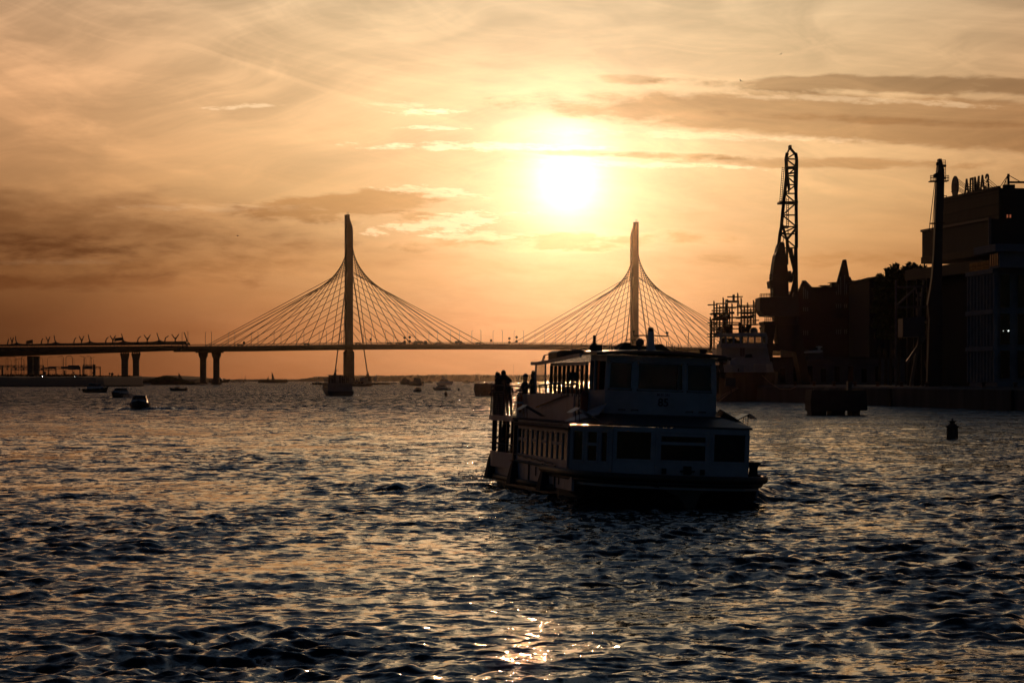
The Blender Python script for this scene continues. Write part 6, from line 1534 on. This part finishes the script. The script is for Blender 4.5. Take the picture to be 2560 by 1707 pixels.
# ------------------------------------------------------------------ people on the ferry
def person(label, loc, rz, pose, hair=M_hair, cloth=None, cap=None, scale=.885, hood=False, group=None):
    """one continuous skinned body; pose: lists of joints for the arms, lean and head turn"""
    t = thing('person', label, 'person', FM @ Vector(loc), FRZ + rz, group, FRX, 0, scale)
    V, Ed, Rd = [], [], []
    def v(p, r_, par=None):
        V.append(p); Rd.append(r_)
        if par is not None: Ed.append((par, len(V) - 1))
        return len(V) - 1
    lean = pose.get('lean', 0.0); side = pose.get('side', 0.0)
    def bod(x, y, z): return (x + lean * max(0, z - .95), y + side * max(0, z - .95), z)
    pel = v(bod(0, 0, .95), (.16, .13)); wst = v(bod(0, 0, 1.10), (.155, .115), pel); ch = v(bod(0, 0, 1.30), (.175, .13), wst); nb_ = v(bod(0, 0, 1.45), (.10, .09), ch)
    hx, hy = pose.get('head', (0, 0))
    nk = v(bod(hx * .3, hy * .3, 1.53), (.056, .056), nb_); hb = v(bod(hx * .6 + .012, hy * .6, 1.58), (.080, .088), nk); hm = v(bod(hx * .9 + .01, hy * .9, 1.65), (.090, .106), hb); ht = v(bod(hx - .005, hy, 1.72), (.082, .098), hm); v(bod(hx - .005, hy, 1.755), (.035, .045), ht)
    ns = v(bod(hx * .9 + .098, hy * .9, 1.635), (.014, .014), hm); v(bod(hx * .9 + .112, hy * .9, 1.62), (.010, .010), ns); v(bod(hx * .6 + .075, hy * .6, 1.565), (.028, .026), hb)
    for sg in (-1, 1): v(bod(hx * .9 - .005, hy * .9 + sg * .09, 1.64), (.016, .012), hm)
    for sg, arm in ((-1, pose['r']), (1, pose['l'])):
        sh = v(bod(0, sg * .185, 1.42), (.068, .064), nb_)
        el = v(arm[0], (.045, .045), sh); wr = v(arm[1], (.030, .026), el)
        E_ = Vector(arm[1]); d = (E_ - Vector(arm[0])).normalized(); s_ = d.cross(Vector((0, 0, 1)) if abs(d.z) < .8 else Vector((1, 0, 0))).normalized()
        pm = v(tuple(E_ + d * .05), (.036, .016), wr)
        for k in range(4):
            kn = v(tuple(E_ + d * .09 + s_ * (k - 1.5) * .019), (.0095, .0095), pm); f1 = v(tuple(E_ + d * (.125 + .006 * (1.5 - abs(k - 1.5))) + s_ * (k - 1.5) * .02 + Vector((0, 0, -.012))), (.0085, .0085), kn); v(tuple(E_ + d * .14 + s_ * (k - 1.5) * .02 + Vector((0, 0, -.035))), (.0075, .0075), f1)
        th_ = v(tuple(E_ + d * .045 - s_ * sg * .042), (.0105, .0105), pm); v(tuple(E_ + d * .085 - s_ * sg * .06), (.009, .009), th_)
    for sg in (-1, 1):
        hp = v((0, sg * .095, .88), (.092, .095), pel); kn = v((.02, sg * .10, .48), (.060, .062), hp); an = v((-.01, sg * .105, .09), (.042, .045), kn); v((.12, sg * .115, .035), (.040, .032), an)
    me = bpy.data.meshes.new('body'); me.from_pydata(V, Ed, []); me.update()
    o = bpy.data.objects.new('body', me); COL.objects.link(o)
    o.modifiers.new('skin', 'SKIN'); ss_ = o.modifiers.new('sub', 'SUBSURF'); ss_.levels = ss_.render_levels = 2
    sv = me.skin_vertices[0].data
    for i, r_ in enumerate(Rd): sv[i].radius = r_; sv[i].use_root = (i == 0)
    dg = bpy.context.evaluated_depsgraph_get(); dg.update()
    em = bpy.data.meshes.new_from_object(o.evaluated_get(dg)); bpy.data.objects.remove(o)
    o = bpy.data.objects.new('body', em); COL.objects.link(o); o.parent = t; ROOT[o.name] = ROOT[t.name]
    em.materials.clear(); cl = cloth or mat('dark_jacket', (.025, .025, .03), .85, scale=8)
    em.materials.append(cl); em.materials.append(M_skin); em.materials.append(mat('dark_trousers', (.02, .022, .03), .85, scale=8))
    wr = [Vector(pose['r'][1]), Vector(pose['l'][1])]
    for p in em.polygons:
        p.use_smooth = True; c = p.center
        if c.z > 1.525 - (.5 if False else 0) and min((c - w).length for w in wr) > .25: p.material_index = 1
        elif min((c - w).length for w in wr) < .17 and min((c - Vector(a[1])).dot((Vector(a[1]) - Vector(a[0])).normalized()) for a in (pose['r'], pose['l']) if (c - Vector(a[1])).length < .2) > 0: p.material_index = 1
        elif c.z < .93: p.material_index = 2
    hc = Vector(bod(hx, hy, 1.69))
    m = MB()
    if cap is None:
        rr = []
        for i in range(8):
            a = math.pi * (.03 + .60 * i / 7); zz = math.cos(a); rad = math.sin(a)
            rr.append([hc + Vector((((.112) * rad * math.cos(b) - .012) if math.cos(b) < .35 or i < 4 else (.098 * rad * math.cos(b) - .02), .099 * rad * math.sin(b), .110 * zz + (.0 if math.cos(b) < .3 else .015))) for b in [2 * math.pi * k / 16 for k in range(16)]])
        m.loft(rr)
        if hood: m.ball(hc + Vector((-.05, 0, -.16)), .15, 14, 9, (1.0, 1.15, .7))
        m.build('hair', hair, t, smooth=True)
    else:
        rr = []
        for i in range(7):
            a = math.pi * (.03 + .50 * i / 6); rr.append([hc + Vector((.115 * math.sin(a) * math.cos(b) - .005, .102 * math.sin(a) * math.sin(b), .112 * math.cos(a) + .005)) for b in [2 * math.pi * k / 16 for k in range(16)]])
        m.loft(rr); m.build('cap', cap, t, smooth=True)
        m = MB(); m.prism([hc + Vector(q) for q in ((.07, -.075, .01), (.14, -.06, .025), (.20, -.02, .035), (.20, .02, .035), (.14, .06, .025), (.07, .075, .01))], (0, 0, .012)); m.build('cap_brim', cap, t)
    m = MB()
    for sg in (-1, 1): m.ball(Vector(bod(hx * .9 + .088, hy * .9 + sg * .033, 1.655)), .012, 8, 6)
    m.build('eyes', M_white, t)
    m = MB(); m.box(Vector(bod(hx * .75 + .088, hy * .75, 1.592)), (.016, .045, .01)); m.build('mouth', M_red, t)
    return t
REST = {'r': ((.05, -.26, 1.16), (.24, -.20, 1.05)), 'l': ((.05, .26, 1.16), (.24, .20, 1.05))}
CROSS = {'r': ((.10, -.27, 1.17), (.24, -.05, 1.18)), 'l': ((.10, .27, 1.17), (.26, .03, 1.14))}
RAISE = {'r': ((.10, -.30, 1.36), (.16, -.14, 1.56)), 'l': ((.12, .34, 1.42), (.16, .13, 1.60))}
DZ = 2.34
# faces turn towards the picture's left (the ferry's right hand side = -y)
person('person tilting a squarish head of dark hair, leftmost on the ferry stern', (-16.1, -2.86, DZ - .06), R(-120), dict(REST, side=.10, head=(.0, .07)), group=None)
person('broad person seen from behind with both arms raised to the face at the ferry stern', (-15.7, -2.72, DZ - .02), R(170), dict(RAISE, lean=.04), hood=True, scale=.895)
person('child whose head just clears the stern rail', (-15.0, -2.68, DZ - .02), R(-170), dict(REST), scale=.70)
person('man in a peaked cap facing left at the ferry stern', (-14.6, -2.22, DZ - .10), R(-82), dict(CROSS, lean=-.03), cap=mat('cap_cloth', (.07, .08, .13), .8))
person('tall bareheaded man with short hair facing left, rightmost on the open stern deck', (-13.9, -2.06, DZ), R(-85), dict(CROSS, lean=-.02), cloth=mat('brown_jacket', (.04, .03, .03), .85))
person('person standing in shade on the lower stern deck, left one', (-15.3, -2.75, .62), R(-60), dict(REST), hood=True, scale=.92)
person('person standing in shade on the lower stern deck against the corner post', (-13.4, -2.68, .60), R(-120), dict(CROSS), scale=.92)

# foam thrown up where the hulls cut the water
M_foam = mat('foam', (.55, .52, .5), .5, scale=5)
def spray(label, c, ext, n, seed, rmax=.05):
    r_ = random.Random(seed); m = MB()
    for i in range(n):
        p = Vector(c) + Vector((r_.gauss(0, ext[0]), r_.gauss(0, ext[1]), abs(r_.gauss(0, ext[2])))); rad = r_.uniform(.3, 1) ** 2 * rmax
        m.add([p + Vector(q) * rad for q in ((1, 0, 0), (-1, 0, 0), (0, 1, 0), (0, -1, 0), (0, 0, 1), (0, 0, -1))], [[0, 2, 4], [2, 1, 4], [1, 3, 4], [3, 0, 4], [2, 0, 5], [1, 2, 5], [3, 1, 5], [0, 3, 5]])
    o = m.build('spray', m_spray); struct(o, 'stuff'); return o
m_spray = bpy.data.materials.new('spray_water'); m_spray.use_nodes = True
nt_ = m_spray.node_tree; b_ = nt_.nodes['Principled BSDF']; tl = nt_.nodes.new('ShaderNodeBsdfTranslucent'); mx_ = nt_.nodes.new('ShaderNodeMixShader'); nz = nt_.nodes.new('ShaderNodeTexNoise'); nz.inputs['Scale'].default_value = 3
rp_ = nt_.nodes.new('ShaderNodeMapRange'); rp_.inputs['To Min'].default_value = .6; rp_.inputs['To Max'].default_value = .95
nt_.links.new(nz.outputs['Fac'], rp_.inputs[0]); nt_.links.new(rp_.outputs[0], tl.inputs[0]); mx_.inputs[0].default_value = .8; b_.inputs['Base Color'].default_value = (.6, .6, .6, 1)
nt_.links.new(b_.outputs[0], mx_.inputs[1]); nt_.links.new(tl.outputs[0], mx_.inputs[2]); nt_.links.new(mx_.outputs[0], nt_.nodes['Material Output'].inputs[0])
spray('a', FM @ Vector((-17.9, -2.6, .05)), (.7, .5, .20), 700, 1, .04)
spray('h', FM @ Vector((-8, -3.3, -.02)), (3.2, .10, .06), 420, 9, .028)
spray('i', FM @ Vector((-1.5, -2.3, -.02)), (1.0, .25, .05), 200, 10, .028)
spray('b', FM @ Vector((-13.5, -3.25, -.02)), (2.2, .12, .10), 320, 2, .025)
spray('c', FM @ Vector((-.3, 2.0, .0)), (.7, .35, .05), 160, 3, .025)
spray('d', (Xw(327, 560), 561, .1), (.75, 1.2, .62), 260, 4, .12)
spray('e', (Xw(316, 352), 352, .05), (.35, .5, .28), 140, 5, .06)
spray('f', (Xw(385, 352), 353, .03), (.5, .6, .12), 90, 6, .05)
spray('g', (Xw(873, 648), 648, .05), (.9, .6, .15), 120, 7, .08)

# ------------------------------------------------------------------ wakes pressed into the water surface, then the water itself
def wake(X, Y, Z, Xd, Yd):
    inv = np.array(FM.inverted()); lx = inv[0, 0] * X + inv[0, 1] * Y + inv[0, 3]; ly = inv[1, 0] * X + inv[1, 1] * Y + inv[1, 3]
    near = (Y > 40) & (Y < 130)
    a = np.abs(ly); back = -(lx - 1.5)
    # waves thrown off either bow, and the piled-up water along the sides
    for j, (off, amp) in enumerate(((0.0, .24), (2.2, .17), (4.6, .12))):
        line = a - (1.2 + .36 * np.maximum(back - off * 1.3, 0)); env = np.exp(-(line / .55) ** 2) * np.clip(back / 2.0, 0, 1) * np.exp(-np.maximum(back, 0) / 22)
        Z = Z + np.where(near, amp * env * (1 + .35 * np.sin(lx * 2.1 + ly)), 0)
    churn = np.exp(-(np.maximum(a - 3.0, 0) / 2.2) ** 2) * np.clip((3.0 - lx) / 3, 0, 1) * np.exp(-np.maximum(-16 - lx, 0) / 9) * near
    for kx, ky, ph, am in ((3.1, 2.2, .3, .030), (-2.4, 3.7, 1.7, .026), (4.6, -3.0, 2.9, .020), (1.3, 5.4, .9, .020), (-5.2, 1.9, 4.0, .016), (6.5, 4.4, 5.1, .012)):
        Z = Z + churn * am * np.sin(kx * lx + ky * ly + ph + .8 * np.sin(.9 * lx - 1.3 * ly))
    for (cx, cy, cd, L) in ((Xw(349, 349), 350, 349, 5.6), (Xw(299, 575), 577, 575, 6)):
        dx_, dy_ = X - cx, Y - cy
        line = np.abs(dx_) - (1.0 + .55 * np.maximum(dy_ + 3, 0)); Z = Z + .28 * np.exp(-(line / .9) ** 2) * np.exp(-((dy_ + 1) / 9.0) ** 2) * (dy_ > -4)
    return Z, Xd, Yd
water()
